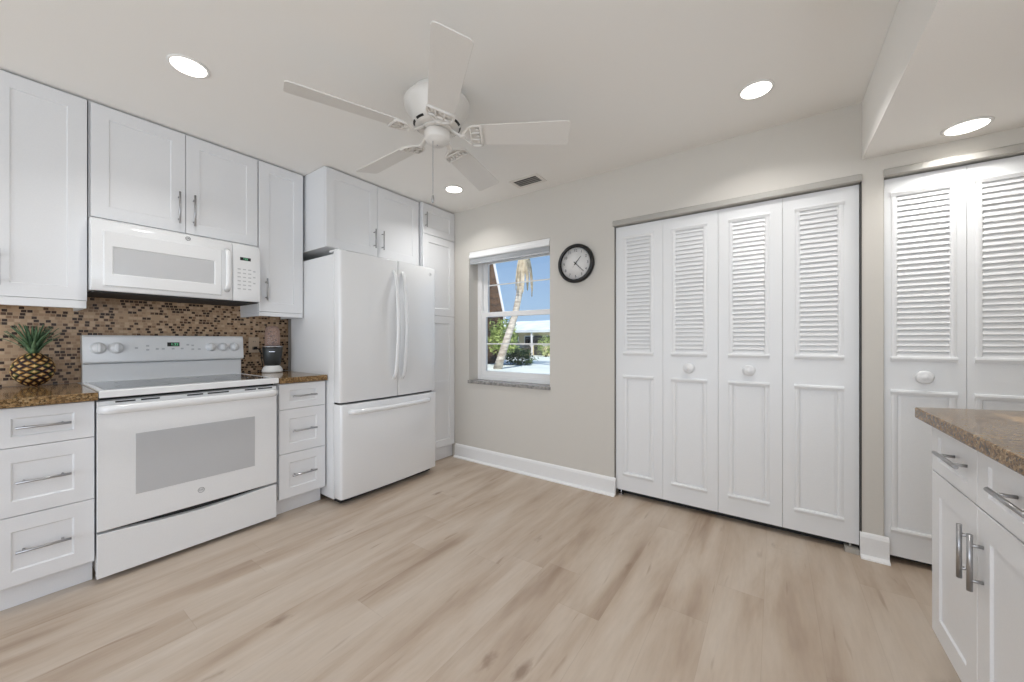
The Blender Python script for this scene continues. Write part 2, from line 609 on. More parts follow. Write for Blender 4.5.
X, Y, Z = Vector((1, 0, 0)), Vector((0, 1, 0)), Vector((0, 0, 1))

# ------------------------------------------------------------------ room shell
WX = -3.30          # kitchen wall plane
BY = 2.72           # back wall plane
RX = 1.12           # side wall plane
CZ = 2.44           # ceiling
SZ = 2.129          # dropped ceiling
RY = -2.90

struct(MB().box(WX - 0.1, RX + 0.1, RY - 0.1, 3.5, -0.06, 0.0), 'floor', 'floor', 'light greige oak plank floor running toward the closets', 'floor')
struct(MB().box(WX - 0.1, RX + 0.1, RY - 0.1, 3.5, CZ, CZ + 0.08), 'ceiling', 'ceiling', 'flat off-white kitchen ceiling carrying the fan', 'ceiling')
struct(MB().box(0.382, RX - 0.001, RY, BY - 0.001, SZ, CZ - 0.001), 'ceiling_soffit', 'ceiling', 'dropped ceiling box over the peninsula counter', 'ceiling')
struct(MB().box(WX - 0.1, WX, RY - 0.1, BY - 0.001, 0, CZ), 'wall_left', 'wall', 'wall behind the stove and cabinets', 'wall')
w = MB()
w.box(RX, RX + 0.1, RY - 0.1, 3.5, 0, 0.93)
w.box(RX, RX + 0.1, RY - 0.1, 3.5, 2.13, CZ)
w.box(RX, RX + 0.1, RY - 0.1, -1.9, 0.93, 2.13)
w.box(RX, RX + 0.1, 1.2, 3.5, 0.93, 2.13)
struct(w, 'wall_right', 'wall', 'wall behind the peninsula cabinets with an unseen opening added for fill light', 'wall')  # opening added to let the side fill light in

# back wall with a window opening and two closet openings
WIN = (-2.441, -1.537, 0.765, 2.02)
CL1 = (-0.985, 0.381, 2.035)
CL2 = (0.466, 1.05, 2.035)
w = MB()
T = 2.94
w.box(WX - 0.1, WIN[0], BY, T, 0, CZ)
w.box(WIN[0], WIN[1], BY, T, 0, WIN[2])
w.box(WIN[0], WIN[1], BY, T, WIN[3], CZ)
w.box(WIN[1], CL1[0], BY, T, 0, CZ)
w.box(CL1[0], CL1[1], BY, T - 0.1, CL1[2], CZ)
w.box(CL1[1], CL2[0], BY, T - 0.1, 0, CZ)
w.box(CL2[0], CL2[1], BY, T - 0.1, CL2[2], CZ)
w.box(CL2[1], RX, BY, T - 0.1, 0, CZ)
w.box(CL1[0] - 0.1, CL1[0], T, 3.5, 0, CZ)
w.box(CL1[0], RX, 3.42, 3.5, 0, CZ)
struct(w, 'wall_back', 'wall', 'greige wall with the window, clock and closets', 'wall')
# rear wall: unseen, its wide opening added for the fill lights
w = MB()
w.box(WX, -3.0, RY - 0.1, RY, 0, CZ)
w.box(0.7, RX, RY - 0.1, RY, 0, CZ)
w.box(-3.0, 0.7, RY - 0.1, RY, 2.26, CZ)
w.box(-3.0, 0.7, RY - 0.1, RY, 0, 0.16)
struct(w, 'wall_rear', 'wall', 'wall behind the viewer with a wide opening added for fill light', 'wall')

def baseboard(name, x0, x1, label):
    mb = MB()
    prof = [(BY, 0.0), (BY - 0.042, 0.0), (BY - 0.040, 0.008), (BY - 0.020, 0.018), (BY - 0.016, 0.108), (BY - 0.011, 0.122), (BY - 0.004, 0.130), (BY, 0.130)]
    mb.prism([(x0, y, z) for y, z in prof], (x1 - x0, 0, 0))
    return struct(mb, name, 'trimwhite', label, 'baseboard')
baseboard('baseboard_back', -2.615, -0.972, 'white baseboard below the window wall')
b = baseboard('baseboard_pier', 0.373, 0.485, 'short white baseboard on the pier between the closets')

# closet head tracks
def track(name, x0, x1, label):
    mb = MB()
    mb.prism([(x0, BY - 0.012, 2.052), (x0, BY - 0.018, 2.046), (x0, BY - 0.018, 2.018), (x0, BY - 0.012, 2.012), (x0, BY + 0.07, 2.012), (x0, BY + 0.07, 2.034), (x0, BY - 0.0005, 2.034), (x0, BY - 0.0005, 2.052)], (x1 - x0, 0, 0))
    return struct(mb, name, 'track', label, 'door track')
track('trim_1', -0.992, 0.380, 'satin head track above the four-leaf closet doors')
track('trim_2', 0.466, 1.05, 'satin head track above the closet doors behind the peninsula')
# slim dark side channels of the wide closet
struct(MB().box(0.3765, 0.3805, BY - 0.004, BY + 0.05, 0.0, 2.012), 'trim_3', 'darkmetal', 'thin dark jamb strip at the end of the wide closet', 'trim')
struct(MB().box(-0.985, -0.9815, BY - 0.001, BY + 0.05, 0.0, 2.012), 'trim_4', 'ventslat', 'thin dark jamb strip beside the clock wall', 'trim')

struct(MB().box(-0.98, 1.05, BY + 0.085, BY + 0.10, 0.0, 0.10), 'shade_board', 'dark', 'dark board added as shade in the gap below the closet doors', 'trim')  # dark board added so the gap under the doors reads as deep shade
# ------------------------------------------------------------------ louvred bifold closet doors
DY = 2.738          # front face of the leaves
def leaf(parent, x0, x1, z0, z1, m, knob):
    """x0..x1 leaf, m = margin to the moulding"""
    th = 0.030
    a, b = x0 + m - 0.006, x1 - m
    L0, L1, P0, P1 = 1.060, 1.926, 0.165, 0.892
    mb = MB()
    mb.box(x0, a, DY, DY + th, z0, z1)
    mb.box(b, x1, DY, DY + th, z0, z1)
    mb.box(a, b, DY, DY + th, L1, z1)
    mb.box(a, b, DY, DY + th, P1, L0)
    mb.box(a, b, DY, DY + th, z0, P0)
    lf = mb.build('leaf', 'door', parent)
    # louvre with its moulding
    mb = MB()
    def mould(za, zb_):
        w = 0.028
        q = 0.011
        for (p0, p1, p2, p3) in ((a - w * 0.4, b + w * 0.4, zb_ - w * 0.6, zb_ + w * 0.4), (a - w * 0.4, b + w * 0.4, za - w * 0.4, za + w * 0.6)):
            mb.prism([(p0, DY + 0.004, p2), (p0, DY - q * 0.4, p2), (p0, DY - q, (p2 + p3) / 2 + 0.002), (p0, DY - q * 0.8, p3 - 0.003), (p0, DY + 0.004, p3)], (p1 - p0, 0, 0))
        for (p0, p1) in ((a - w * 0.4, a + w * 0.6), (b - w * 0.6, b + w * 0.4)):
            mb.prism([(p0, DY + 0.004, za - w * 0.4), (p0 + 0.006, DY - q * 0.35, za - w * 0.4), ((p0 + p1) / 2, DY - q * 0.45, za - w * 0.4), (p1 - 0.004, DY - q * 0.25, za - w * 0.4), (p1, DY + 0.004, za - w * 0.4)], (0, 0, zb_ - za + w * 0.8))
    mould(L0, L1)
    n = 30
    s0, s1 = L0 + 0.012, L1 - 0.012
    pitch = (s1 - s0) / n
    for i in range(n):
        zc = s0 + (i + 0.5) * pitch
        mb.prism([(a + 0.004, DY + 0.002, zc - 0.0150), (a + 0.004, DY - 0.002, zc - 0.0120), (a + 0.004, DY + 0.010, zc + 0.0200), (a + 0.004, DY + 0.014, zc + 0.0185)], (b - a - 0.008, 0, 0))
    mb.box(a, b, DY + 0.0265, DY + 0.029, L0, L1)
    mb.build('louver', 'door', lf)
    # raised lower panel
    mb = MB()
    mould(P0, P1)
    mb.rings((a, DY + 0.022, P0), X, Z, -Y, [(0, b - a, 0, P1 - P0, 0), (0, b - a, 0, P1 - P0, 0.015), (0.012, b - a - 0.012, 0.012, P1 - P0 - 0.012, 0.016),
                                              (0.03, b - a - 0.03, 0.03, P1 - P0 - 0.03, 0.020)])
    mb.build('lower_panel', 'door', lf)
    if knob:
        mb = MB()
        mb.lathe([(0.0, -0.032), (0.010, -0.031), (0.014, -0.028), (0.019, -0.0265), (0.029, -0.0255), (0.0335, -0.020), (0.029, -0.015), (0.014, -0.012), (0.012, -0.004), (0.020, 0.0), (0.020, 0.001)], ((x0 + x1) / 2, DY, 0.972), 36, 'y')
        kb = mb.build('knob', 'door', lf)
    return lf

seams = [-0.9775, -0.642, -0.301, 0.036, 0.3735]
z0, z1 = 0.046, 2.006
d = thing('door_1', (-0.64, DY, 0), 'louvred bifold door pair of the wide closet beside the clock', 'door', kind='structure')
leaf(d, seams[0], seams[1] - 0.0008, z0, z1, 0.073, False)
leaf(d, seams[1] + 0.0008, seams[2] - 0.001, z0, z1, 0.073, True)
hw = MB().box(seams[0] + 0.02, seams[0] + 0.05, DY + 0.002, DY + 0.03, 0.0005, 0.012)
hw.tube([(seams[0] + 0.035, DY + 0.015, 0.0), (seams[0] + 0.035, DY + 0.015, z0 + 0.002)], 0.005)
hw.build('pivot', 'chrome', d)
d = thing('door_2', (0.04, DY, 0), 'louvred bifold door pair of the wide closet next to the pier', 'door', kind='structure')
leaf(d, seams[2] + 0.001, seams[3] - 0.0008, z0, z1, 0.073, True)
leaf(d, seams[3] + 0.0008, seams[4], z0, z1, 0.073, False)
hw = MB().box(seams[4] - 0.060, seams[4] - 0.002, DY - 0.022, DY + 0.03, 0.0005, 0.026)
hw.tube([(seams[4] - 0.035, DY + 0.015, 0.0), (seams[4] - 0.035, DY + 0.015, z0 + 0.002)], 0.005)
hw.build('pivot', 'track', d)
d = thing('door_3', (0.757, DY, 0), 'louvred bifold door pair of the closet behind the peninsula', 'door', kind='structure')
leaf(d, 0.4705, 0.7562, 0.034, z1, 0.040, True)
leaf(d, 0.7578, 1.045, 0.034, z1, 0.040, False)

# ------------------------------------------------------------------ window, sill and blind
wd = thing('window_1', (-1.99, 2.85, WIN[2]), 'white vinyl double-hung window with a view of a palm', 'window', kind='structure')
x0, x1, za, zb_ = WIN[0] + 0.001, WIN[1] - 0.001, WIN[2] + 0.008, WIN[3] - 0.001
fy0, fy1 = 2.850, 2.925
mb = MB()
f = 0.050
fr_ = 0.028
mb.box(x0, x0 + f, fy0, fy1, za, zb_).box(x1 - fr_, x1, fy0, fy1, za, zb_).box(x0 + f, x1 - fr_, fy0, fy1, za, za + 0.035).box(x0 + f, x1 - fr_, fy0, fy1, zb_ - f, zb_)
mb.build('window_frame', 'vinyl', wd, 0.002)
def sash(za, zb_, y0, y1, bot, top, mun):
    a, b, s, sr = x0 + f + 0.0005, x1 - fr_ - 0.0005, 0.054, 0.044
    mb = MB()
    mb.box(a, a + s, y0, y1, za, zb_).box(b - sr, b, y0, y1, za, zb_).box(a + s, b - sr, y0, y1, za, za + bot).box(a + s, b - sr, y0, y1, zb_ - top, zb_)
    sh = mb.build('sash', 'vinyl', wd, 0.002)
    ym = (y0 + y1) / 2
    MB().box(a + s - 0.004, b - sr + 0.004, ym - 0.002, ym + 0.002, za + bot - 0.004, zb_ - top + 0.004).build('pane', 'pane', sh)
    MB().box(a + s, b - sr, ym - 0.006, ym - 0.0025, mun - 0.006, mun + 0.006).build('muntin', 'vinyl', sh)
sash(0.809, 1.437, 2.853, 2.880, 0.052, 0.045, 1.128)
sash(1.392, 1.966, 2.884, 2.912, 0.045, 0.045, 1.706)
mb = MB()
mb.box(WIN[0] - 0.006, WIN[1] + 0.006, BY - 0.014, BY - 0.0005, 0.745, 0.7725)
mb.box(WIN[0] + 0.001, WIN[1] - 0.001, BY - 0.001, 2.849, 0.7655, 0.7725)
mb.build('sill', 'marble', wd, 0.003)

bl = thing('window_blind', (-1.99, 2.745, 1.90), 'white mini blind drawn up to the top of the window', 'blind')
mb = MB().prism([(WIN[0] + 0.004, y, z) for y, z in ((2.765, 1.955), (2.722, 1.955), (2.716, 1.962), (2.716, 1.990), (2.722, 1.994), (2.722, 2.018), (2.765, 2.018))], (WIN[1] - WIN[0] - 0.008, 0, 0))
mb.build('headrail', 'vinyl', bl, 0.002)
mb = MB()
for i in range(12):
    z = 1.911 + i * 0.0036
    mb.box(WIN[0] + 0.008, WIN[1] - 0.008, 2.726, 2.751, z, z + 0.0020)
mb.build('slats', 'blind', bl)
MB().box(WIN[0] + 0.008, WIN[1] - 0.008, 2.724, 2.754, 1.900, 1.9095).build('bottom_rail', 'blind', bl, 0.002)

# ------------------------------------------------------------------ base cabinets on the kitchen wall
FX = -2.63          # drawer front plane
def base_unit(y0, y1, label, hl):
    c = thing('base_cabinet', ((WX + FX) / 2, (y0 + y1) / 2, 0), label, 'cabinet')
    MB().box(WX + 0.002, FX - 0.021, y0, y1, 0.105, 0.873).build('body', 'cabinet', c)
    MB().box(FX - 0.085, FX - 0.07, y0 + 0.002, y1 - 0.001, 0.001, 0.105).build('toe_kick', 'cabinet', c)
    g = 0.0015
    for (za, zb_) in ((0.702 + g, 0.871), (0.410 + g, 0.702 - g), (0.116, 0.410 - g)):
        mb = MB()
        mb.shaker((FX - 0.02, y0 + g, za), Y, Z, X, y1 - y0 - 2 * g, zb_ - za, 0.02, 0.062, min(0.062, (zb_ - za) * 0.26), 0.006, 0.006)
        dr = mb.build('drawer', 'cabinet', c)
        bar_handle(dr, (FX - 0.0075, (y0 + y1) / 2, (za + zb_) / 2), Y, X, hl, 0.0055, 0.036)
    return c
base_unit(-0.006, 0.2955, 'white three-drawer base cabinet under the pineapple', 0.152)
base_unit(1.096, 1.402, 'narrow white three-drawer base cabinet between stove and refrigerator', 0.160)

def counter(name, poly, label, group=None):
    mb = MB()
    mb.prism([(x, y, 0.876) for x, y in poly], (0, 0, 0.038))
    o = mb.build(name, 'granite', None, 0.004)
    return tag(o, label, 'countertop', group)
counter('countertop', [(WX + 0.001, -0.01), (-2.595, -0.01), (-2.595, 0.3025), (WX + 0.001, 0.3025)], 'brown granite countertop holding the pineapple')
counter('countertop', [(WX + 0.001, 1.094), (-2.610, 1.094), (-2.610, 1.406), (WX + 0.001, 1.406)], 'small brown granite countertop under the blender')

bs = MB().box(WX + 0.0005, WX + 0.006, -0.01, 1.442, 0.915, 1.46)
tag(bs.build('wall_backsplash', 'mosaic', origin=(0, 0, 0)), 'brown glass mosaic tile backsplash behind the stove', 'backsplash', kind='structure')

# ------------------------------------------------------------------ wall cabinets
UX = -2.965
def wall_unit(y0, y1, za, zb_, fx, doors, label, handle=None, rail=None, name='wall_cabinet', st=0.066, back=WX + 0.002):
    c = thing(name, ((back + fx) / 2, (y0 + y1) / 2, za), label, 'cabinet')
    MB().box(back, fx - 0.021, y0, y1, za, zb_).build('body', 'cabinet', c)
    n = len(doors)
    for i, (a, b, hy, hz, hlen) in enumerate(doors):
        mb = MB().shaker((fx - 0.02, a + 0.0015, za + 0.002), Y, Z, X, b - a - 0.003, zb_ - za - 0.012, 0.02, st, st, 0.005, 0.003)
        dr = mb.build('door', 'cabinet', c)
        if hy is not None:
            bar_handle(dr, (fx - 0.001, hy, hz), Z, X, hlen, 0.0055, 0.034)
    if rail:
        mb = MB()
        mb.box(fx - 0.016, fx + 0.004, y0 + 0.0015, y1 - 0.004, rail, za - 0.0005)
        mb.box(back, fx - 0.017, y0 + 0.0015, y0 + 0.018, rail, za - 0.0005)
        mb.box(back, fx - 0.017, y1 - 0.021, y1 - 0.0045, rail, za - 0.0005)
        mb.build('light_rail', 'cabinet', c, 0.002)
    return c
wall_unit(-0.006, 0.307, 1.366, 2.437, UX, [(-0.006, 0.307, 0.030, 1.50, 0.17)], 'tall white wall cabinet above the pineapple', rail=1.326)
wall_unit(0.3115, 1.1025, 1.818, 2.437, UX, [(0.3165, 0.708, 0.674, 1.962, 0.19), (0.708, 1.099, 0.746, 1.962, 0.19)], 'two-door white wall cabinet above the microwave')
wall_unit(1.104, 1.406, 1.362, 2.437, UX, [(1.104, 1.406, 1.148, 1.52, 0.156)], 'narrow white wall cabinet above the blender', rail=1.332)
wall_unit(1.4265, 2.2905, 1.846, 2.437, -2.668, [(1.4265, 1.856, 1.820, 1.985, 0.155), (1.856, 2.2905, 1.896, 1.985, 0.155)], 'deep two-door white cabinet above the refrigerator')

# tall pantry
TX = -2.630
p = thing('pantry_cabinet', ((WX + TX) / 2, 2.51, 0), 'tall narrow white pantry cabinet between refrigerator and window', 'cabinet')
ty0, ty1 = 2.304, 2.717
MB().box(WX + 0.002, TX - 0.021, ty0, ty1, 0.12, 2.437).build('body', 'cabinet', p)
MB().box(TX - 0.05, TX - 0.035, ty0 + 0.001, ty1, 0.001, 0.12).build('toe_kick', 'cabinet', p)
for i, (za, zb_) in enumerate(((0.128, 1.392), (1.396, 2.145), (2.149, 2.427))):
    mb = MB().shaker((TX - 0.02, ty0 + 0.002, za), Y, Z, X, ty1 - ty0 - 0.004, zb_ - za, 0.02, 0.066, 0.066, 0.007, 0.007)
    if i == 0:      # the lowest door has a mid rail
        mb.box(TX - 0.012, TX - 0.0005, ty0 + 0.075, ty1 - 0.075, 0.70, 0.77)
    dr = mb.build('door', 'cabinet', p)
    if i == 2:
        bar_handle(dr, (TX - 0.001, 2.331, 2.27), Z, X, 0.14, 0.0055, 0.030)

# ------------------------------------------------------------------ range
r = thing('range', (-2.95, 0.692, 0), 'white electric range with smooth dark cooktop', 'stove')
y0, y1 = 0.300, 1.081
MB().box(-3.285, -2.662, y0 + 0.004, y1 - 0.004, 0.03, 0.893).build('body', 'appliance_side', r, 0.003)
for x in (-3.2, -2.75):
    for y in (y0 + 0.06, y1 - 0.06):
        MB().lathe([(0.018, 0.0005), (0.02, 0.01), (0.012, 0.014), (0.012, 0.032)], (x, y, 0), 14).build('foot', 'black', r)
MB().box(-2.675, -2.652, y0 + 0.01, y1 - 0.01, 0.20, 0.885).build('cavity_trim', 'dark', r)
# cooktop rim, then glass let into it
y0 = 0.304
mb = MB().rings((-3.20, y0, 0.885), X, Y, Z, [(0, 0.605, 0, y1 - y0, 0), (0, 0.605, 0, y1 - y0, 0.030), (0.004, 0.601, 0.004, y1 - y0 - 0.004, 0.034),
                                              (0.012, 0.555, 0.024, y1 - y0 - 0.024, 0.034), (0.014, 0.553, 0.026, y1 - y0 - 0.026, 0.031)])
ct = mb.build('cooktop', 'appliance', r, 0.003)
gl = MB().box(-3.184, -2.649, y0 + 0.028, y1 - 0.028, 0.9155, 0.9185).build('cooktop_glass', 'cooktop', ct)
mb = MB()
for (x, y, rr) in ((-2.79, 0.49, 0.105), (-2.79, 0.89, 0.085), (-3.04, 0.49, 0.075), (-3.04, 0.89, 0.105), (-3.06, 0.69, 0.055)):
    k = 40
    vs_ = [(x + q * math.cos(2 * PI * i / k), y + q * math.sin(2 * PI * i / k), 0.9189) for q in (rr, rr - 0.003) for i in range(k)]
    MB().add(vs_, [(i, (i + 1) % k, k + (i + 1) % k, k + i) for i in range(k)]).build('burner_ring', 'print', ct)
# backguard
mb = MB()
mb.prism([(-3.285, y0 + 0.010, 0.89), (-3.222, y0 + 0.010, 0.89), (-3.222, y0 + 0.010, 1.020), (-3.252, y0 + 0.010, 1.03), (-3.285, y0 + 0.010, 1.03)], (0, 1.086 - y0 - 0.010, 0))
yb = y0 + 0.007
mb.prism([(-3.285, yb, 1.026), (-3.198, yb, 1.026), (-3.192, yb, 1.034), (-3.206, yb, 1.178), (-3.214, yb, 1.189), (-3.285, yb, 1.189)], (0, 1.0925 - yb, 0))
bgd = mb.build('backguard', 'appliance', r, 0.003)
def pgx(z):
    return -3.192 - (z - 1.034) / 0.144 * 0.014
un = Vector((0.144, 0, 0.014)).normalized()
uv = Vector((-0.014, 0, 0.144)).normalized()
for ky, kr in ((0.372, 0.030), (0.444, 0.030), (0.898, 0.026), (0.966, 0.026), (1.034, 0.026)):
    mb = MB()
    prof = [(kr + 0.004, 0.0), (kr + 0.004, 0.003), (kr, 0.004), (kr * 0.9, 0.020), (kr * 0.84, 0.023), (0.0, 0.023)]
    mb.lathe(prof, (0, 0, 0), 28)
    mb.box(-kr * 0.78, kr * 0.78, -0.005, 0.005, 0.022, 0.034)
    R = Matrix((uv, Y, un)).transposed()
    c = Vector((pgx(1.113), ky, 1.113))
    mb.v = [c + R @ q for q in mb.v]
    mb.build('knob', 'appliance', bgd)
dz = 1.133
dp = MB().box(-0.0, 0.002, 0.672, 0.732, -0.013, 0.013)
dp.v = [Vector((pgx(dz) - 0.0005, q.y, dz)) + un * q.x + uv * q.z for q in dp.v]
dsp = dp.build('display', 'black', bgd)
text_mesh('digits', '1:22', 0.022, 'led', dsp, Vector((pgx(dz), 0.708, dz)) + un * 0.0022, Y, uv, 0.0003)
mb = MB()
for (ya, zz) in ((0.53, 1.112), (0.58, 1.125), (0.58, 1.10), (0.624, 1.105), (0.652, 1.105), (0.70, 1.105), (0.745, 1.105), (0.775, 1.13), (0.80, 1.125), (0.80, 1.10), (0.835, 1.10)):
    q = MB().box(0, 0.0008, ya - 0.007, ya + 0.007, -0.005, 0.005)
    q.v = [Vector((pgx(zz) - 0.0003, s.y, zz)) + un * s.x + uv * s.z for s in q.v]
    q.build('button', 'softprint', bgd)
# oven door
DXo = -2.612
y0 = 0.2935
mb = MB()
mb.prism([(-2.650, y0 + 0.006, 0.246), (DXo - 0.004, y0 + 0.006, 0.246), (DXo, y0 + 0.006, 0.252), (DXo, y0 + 0.006, 0.845), (DXo - 0.008, y0 + 0.006, 0.866), (-2.650, y0 + 0.006, 0.870)], (0, y1 - y0 - 0.012, 0))
od = mb.build('oven_door', 'appliance', r, 0.002)
MB().box(DXo - 0.004, DXo + 0.0012, 0.430, 0.952, 0.388, 0.692).build('oven_window', 'ovenglass', od, 0.001)
mb = MB()
pts = []
for i in range(25):
    t = i / 24
    e = min(1, t / 0.05, (1 - t) / 0.05)
    pts.append((DXo + 0.006 + 0.030 * math.sin(e * PI / 2) + 0.006 * math.sin(PI * t), y0 + 0.012 + (y1 - y0 - 0.024) * t, 0.828))
mb.tube(pts, 0.021, 14, squash=(0.7, 1.0))
mb.box(DXo - 0.002, DXo + 0.02, y0 + 0.012, y0 + 0.04, 0.812, 0.845).box(DXo - 0.002, DXo + 0.02, y1 - 0.04, y1 - 0.012, 0.812, 0.845)
mb.build('handle', 'appliance', od)
mb = MB()
for a, b in ((0.36, 0.43), (0.45, 0.52), (0.63, 0.70), (0.72, 0.82), (0.90, 0.96), (0.97, 1.05)):
    mb = MB()
    mb.add([(DXo - 0.0055, a, 0.8625), (DXo - 0.0055, b, 0.8625), (DXo - 0.0025, b, 0.8555), (DXo - 0.0025, a, 0.8555)], [(0, 1, 2, 3)])
    mb.v[-4:] = [q + Vector((0.0006, 0, 0.0003)) for q in mb.v[-4:]]
    mb.build('vent_slot', 'dark', od)
emblem(od, (DXo, 0.690, 0.325), Y, Z, X, 0.015)
# storage drawer with a dipped top edge
poly = [(DXo - 0.04, y0 + 0.006, 0.026), (DXo - 0.04, y1 - 0.006, 0.026), (DXo - 0.04, y1 - 0.006, 0.236)]
for i in range(1, 20):
    t = i / 20
    poly.append((DXo - 0.04, y1 - 0.006 - (y1 - y0 - 0.012) * t, 0.236 - 0.020 * max(0, math.sin(PI * t)) ** 1.5))
poly.append((DXo - 0.04, y0 + 0.006, 0.236))
MB().prism(poly, (0.038, 0, 0)).build('storage_drawer', 'appliance', r, 0.002)

# ------------------------------------------------------------------ microwave
m = thing('microwave', (-3.09, 0.693, 1.42), 'white over-the-range microwave with a grey window', 'microwave')
y0, y1 = 0.309, 1.083
mx = -2.884
mb = MB()
prof = [(WX + 0.008, 1.424), (mx - 0.03, 1.424), (mx - 0.03, 1.80), (mx - 0.05, 1.808), (WX + 0.008, 1.808)]
mb.prism([(x, y0 + 0.002, z) for x, z in prof], (0, y1 - y0 - 0.004, 0))
body = mb.build('body', 'appliance_side', m, 0.003)
MB().box(WX + 0.03, mx - 0.012, y0 + 0.01, y1 - 0.01, 1.412, 1.4235).build('vent_panel', 'dark', m)
def front(ya, yb, name):
    mb = MB()
    pr = [(mx - 0.0295, 1.420), (mx - 0.004, 1.420), (mx, 1.428), (mx + 0.002, 1.52), (mx + 0.002, 1.70), (mx - 0.004, 1.765), (mx - 0.014, 1.792), (mx - 0.0295, 1.803)]
    mb.prism([(x, ya, z) for x, z in pr], (0, yb - ya, 0), True)
    return mb.build(name, 'appliance', m, 0.0025)
dr = front(y0, 0.925, 'door')
mb = MB()
q0, q1, w0, w1 = 0.352, 0.866, 1.446, 1.738
mb.rings((mx + 0.0, q0, w0), Y, Z, X, [(0, q1 - q0, 0, w1 - w0, 0), (0, q1 - q0, 0, w1 - w0, 0.004), (0.005, q1 - q0 - 0.005, 0.005, w1 - w0 - 0.005, 0.008),
                                   (0.033, q1 - q0 - 0.036, 0.064, w1 - w0 - 0.078, 0.008), (0.037, q1 - q0 - 0.040, 0.068, w1 - w0 - 0.082, 0.003)])
wf = mb.build('window_frame', 'appliance', dr)
MB().box(mx + 0.0015, mx + 0.0038, q0 + 0.0375, q1 - 0.0405, w0 + 0.0685, w1 - 0.0825).build('window', 'mwglass', dr)
mb = MB()
pts = []
for i in range(15):
    t = i / 14
    e = min(1, t / 0.12, (1 - t) / 0.12)
    pts.append((mx + 0.002 + 0.032 * math.sin(e * PI / 2), 0.892, 1.478 + 0.265 * t))
mb.tube(pts, 0.015, 12, squash=(1.0, 0.7))
mb.build('handle', 'appliance', dr)
emblem(dr, (mx - 0.0045, 0.700, 1.772), Y, Vector((-0.20, 0, 0.98)).normalized(), Vector((0.98, 0, 0.20)).normalized(), 0.012, 'printdark')
cp = front(0.927, y1, 'control_panel')
dsp = MB().box(mx + 0.0015, mx + 0.0032, 0.965, 1.026, 1.690, 1.710).build('display', 'black', cp)
text_mesh('digits', '1:22', 0.016, 'led', dsp, (mx + 0.0034, 0.996, 1.700), Y, Z, 0.0003)
mb = MB()
for i in range(3):
    for j in range(6):
        y = 0.960 + i * 0.030
        z = 1.50 + j * 0.026
        mb.box(mx + 0.001, mx + 0.0026, y - 0.009, y + 0.009, z - 0.0035, z + 0.0035)
for j in range(3):
    mb.box(mx + 0.001, mx + 0.0026, 1.040, 1.054, 1.54 + j * 0.04, 1.548 + j * 0.04)
mb.build('keypad', 'softprint', cp)

# ------------------------------------------------------------------ refrigerator
fr = thing('refrigerator', (-2.87, 1.845, 0), 'white french-door refrigerator with bottom freezer drawer', 'refrigerator')
FRX = -2.455
fy0, fy1 = 1.410, 2.300
MB().box(-3.18, -2.545, fy0 + 0.003, fy1 - 0.003, 0.035, 1.772).build('body', 'appliance_side', fr, 0.004)
MB().box(-2.56, -2.50, fy0 + 0.03, fy1 - 0.03, 0.012, 0.05).build('base_grille', 'dark', fr)
for y in (fy0 + 0.06, fy1 - 0.06):
    for x in (-3.12, -2.6):
        MB().lathe([(0.02, 0.0005), (0.022, 0.008), (0.014, 0.014), (0.014, 0.04)], (x, y, 0), 14).build('foot', 'black', fr)
def bulge(y):
    t = (y - (fy0 + fy1) / 2) / ((fy1 - fy0) / 2)
    return FRX + 0.016 * (1 - t * t) - 0.004
def fdoor(ya, yb, za, zb_, name, rl, rr, ex=0.0):
    """curved-front slab with rounded side edges"""
    mb = MB()
    bk = -2.540
    cols = []
    n = 14
    pts = []
    for i in range(n + 1):
        y = ya + (yb - ya) * i / n
        pts.append((bulge(y), y))
    def rnd(side, rad):
        out = []
        yy = ya if side < 0 else yb
        xe = bulge(yy)
        for k in range(5):
            a = PI / 2 * k / 4
            out.append((xe - rad + rad * math.sin(a), yy + (-side) * (rad - rad * math.cos(a))))
        return out
    L = [(bk, ya)] + rnd(-1, rl) + [q for q in pts if ya + rl + 0.002 < q[1] < yb - rr - 0.002] + rnd(1, rr)[::-1] + [(bk, yb)]
    mb.prism([(x, y, za) for x, y in L], (0, 0, zb_ - za), True)
    for q in mb.v:
        if q.x > bk + 0.01:
            q.x += ex
    o = mb.build(name, 'appliance', fr, 0.005, seg=3)
    o.modifiers['edge'].angle_limit = math.radians(60)
    return o
mid = 1.886
dl = fdoor(fy0, mid - 0.003, 0.722, 1.790, 'door', 0.020, 0.006)
drr = fdoor(mid + 0.003, fy1, 0.722, 1.790, 'door', 0.006, 0.020)
fz = fdoor(fy0 + 0.003, fy1, 0.048, 0.708, 'freezer_drawer', 0.020, 0.020, 0.010)
MB().box(-2.545, -2.50, fy0 + 0.01, fy1 - 0.01, 0.70, 0.73).build('gasket', 'dark', fr)
for (dd, yy) in ((dl, mid - 0.038), (drr, mid + 0.042)):
    mb = MB()
    pts = []
    for i in range(25):
        t = i / 24
        e = min(1, t / 0.07, (1 - t) / 0.07)
        pts.append((bulge(yy) - 0.004 + 0.026 * math.sin(e * PI / 2) + 0.034 * math.sin(PI * t), yy, 0.86 + 0.845 * t))
    mb.tube(pts, 0.0145, 12, squash=(1.1, 0.9))
    mb.build('handle', 'appliance', dd)
mb = MB()
pts = []
for i in range(25):
    t = i / 24
    y = 1.475 + (2.215 - 1.475) * t
    e = min(1, t / 0.06, (1 - t) / 0.06)
    pts.append((bulge(y) + 0.006 + 0.026 * math.sin(e * PI / 2) + 0.022 * math.sin(PI * t), y, 0.652))
mb.tube(pts, 0.018, 12, squash=(0.9, 1.0))
mb.build('handle', 'appliance', fz)
for a in (fy0 + 0.012, fy1 - 0.075):
    MB().box(-2.62, -2.50, a, a + 0.063, 1.7905, 1.806).build('hinge_cover', 'appliance', fr, 0.005)
emblem(drr, (bulge(2.232) - 0.0002, 2.232, 1.735), Y, Z, X, 0.014)

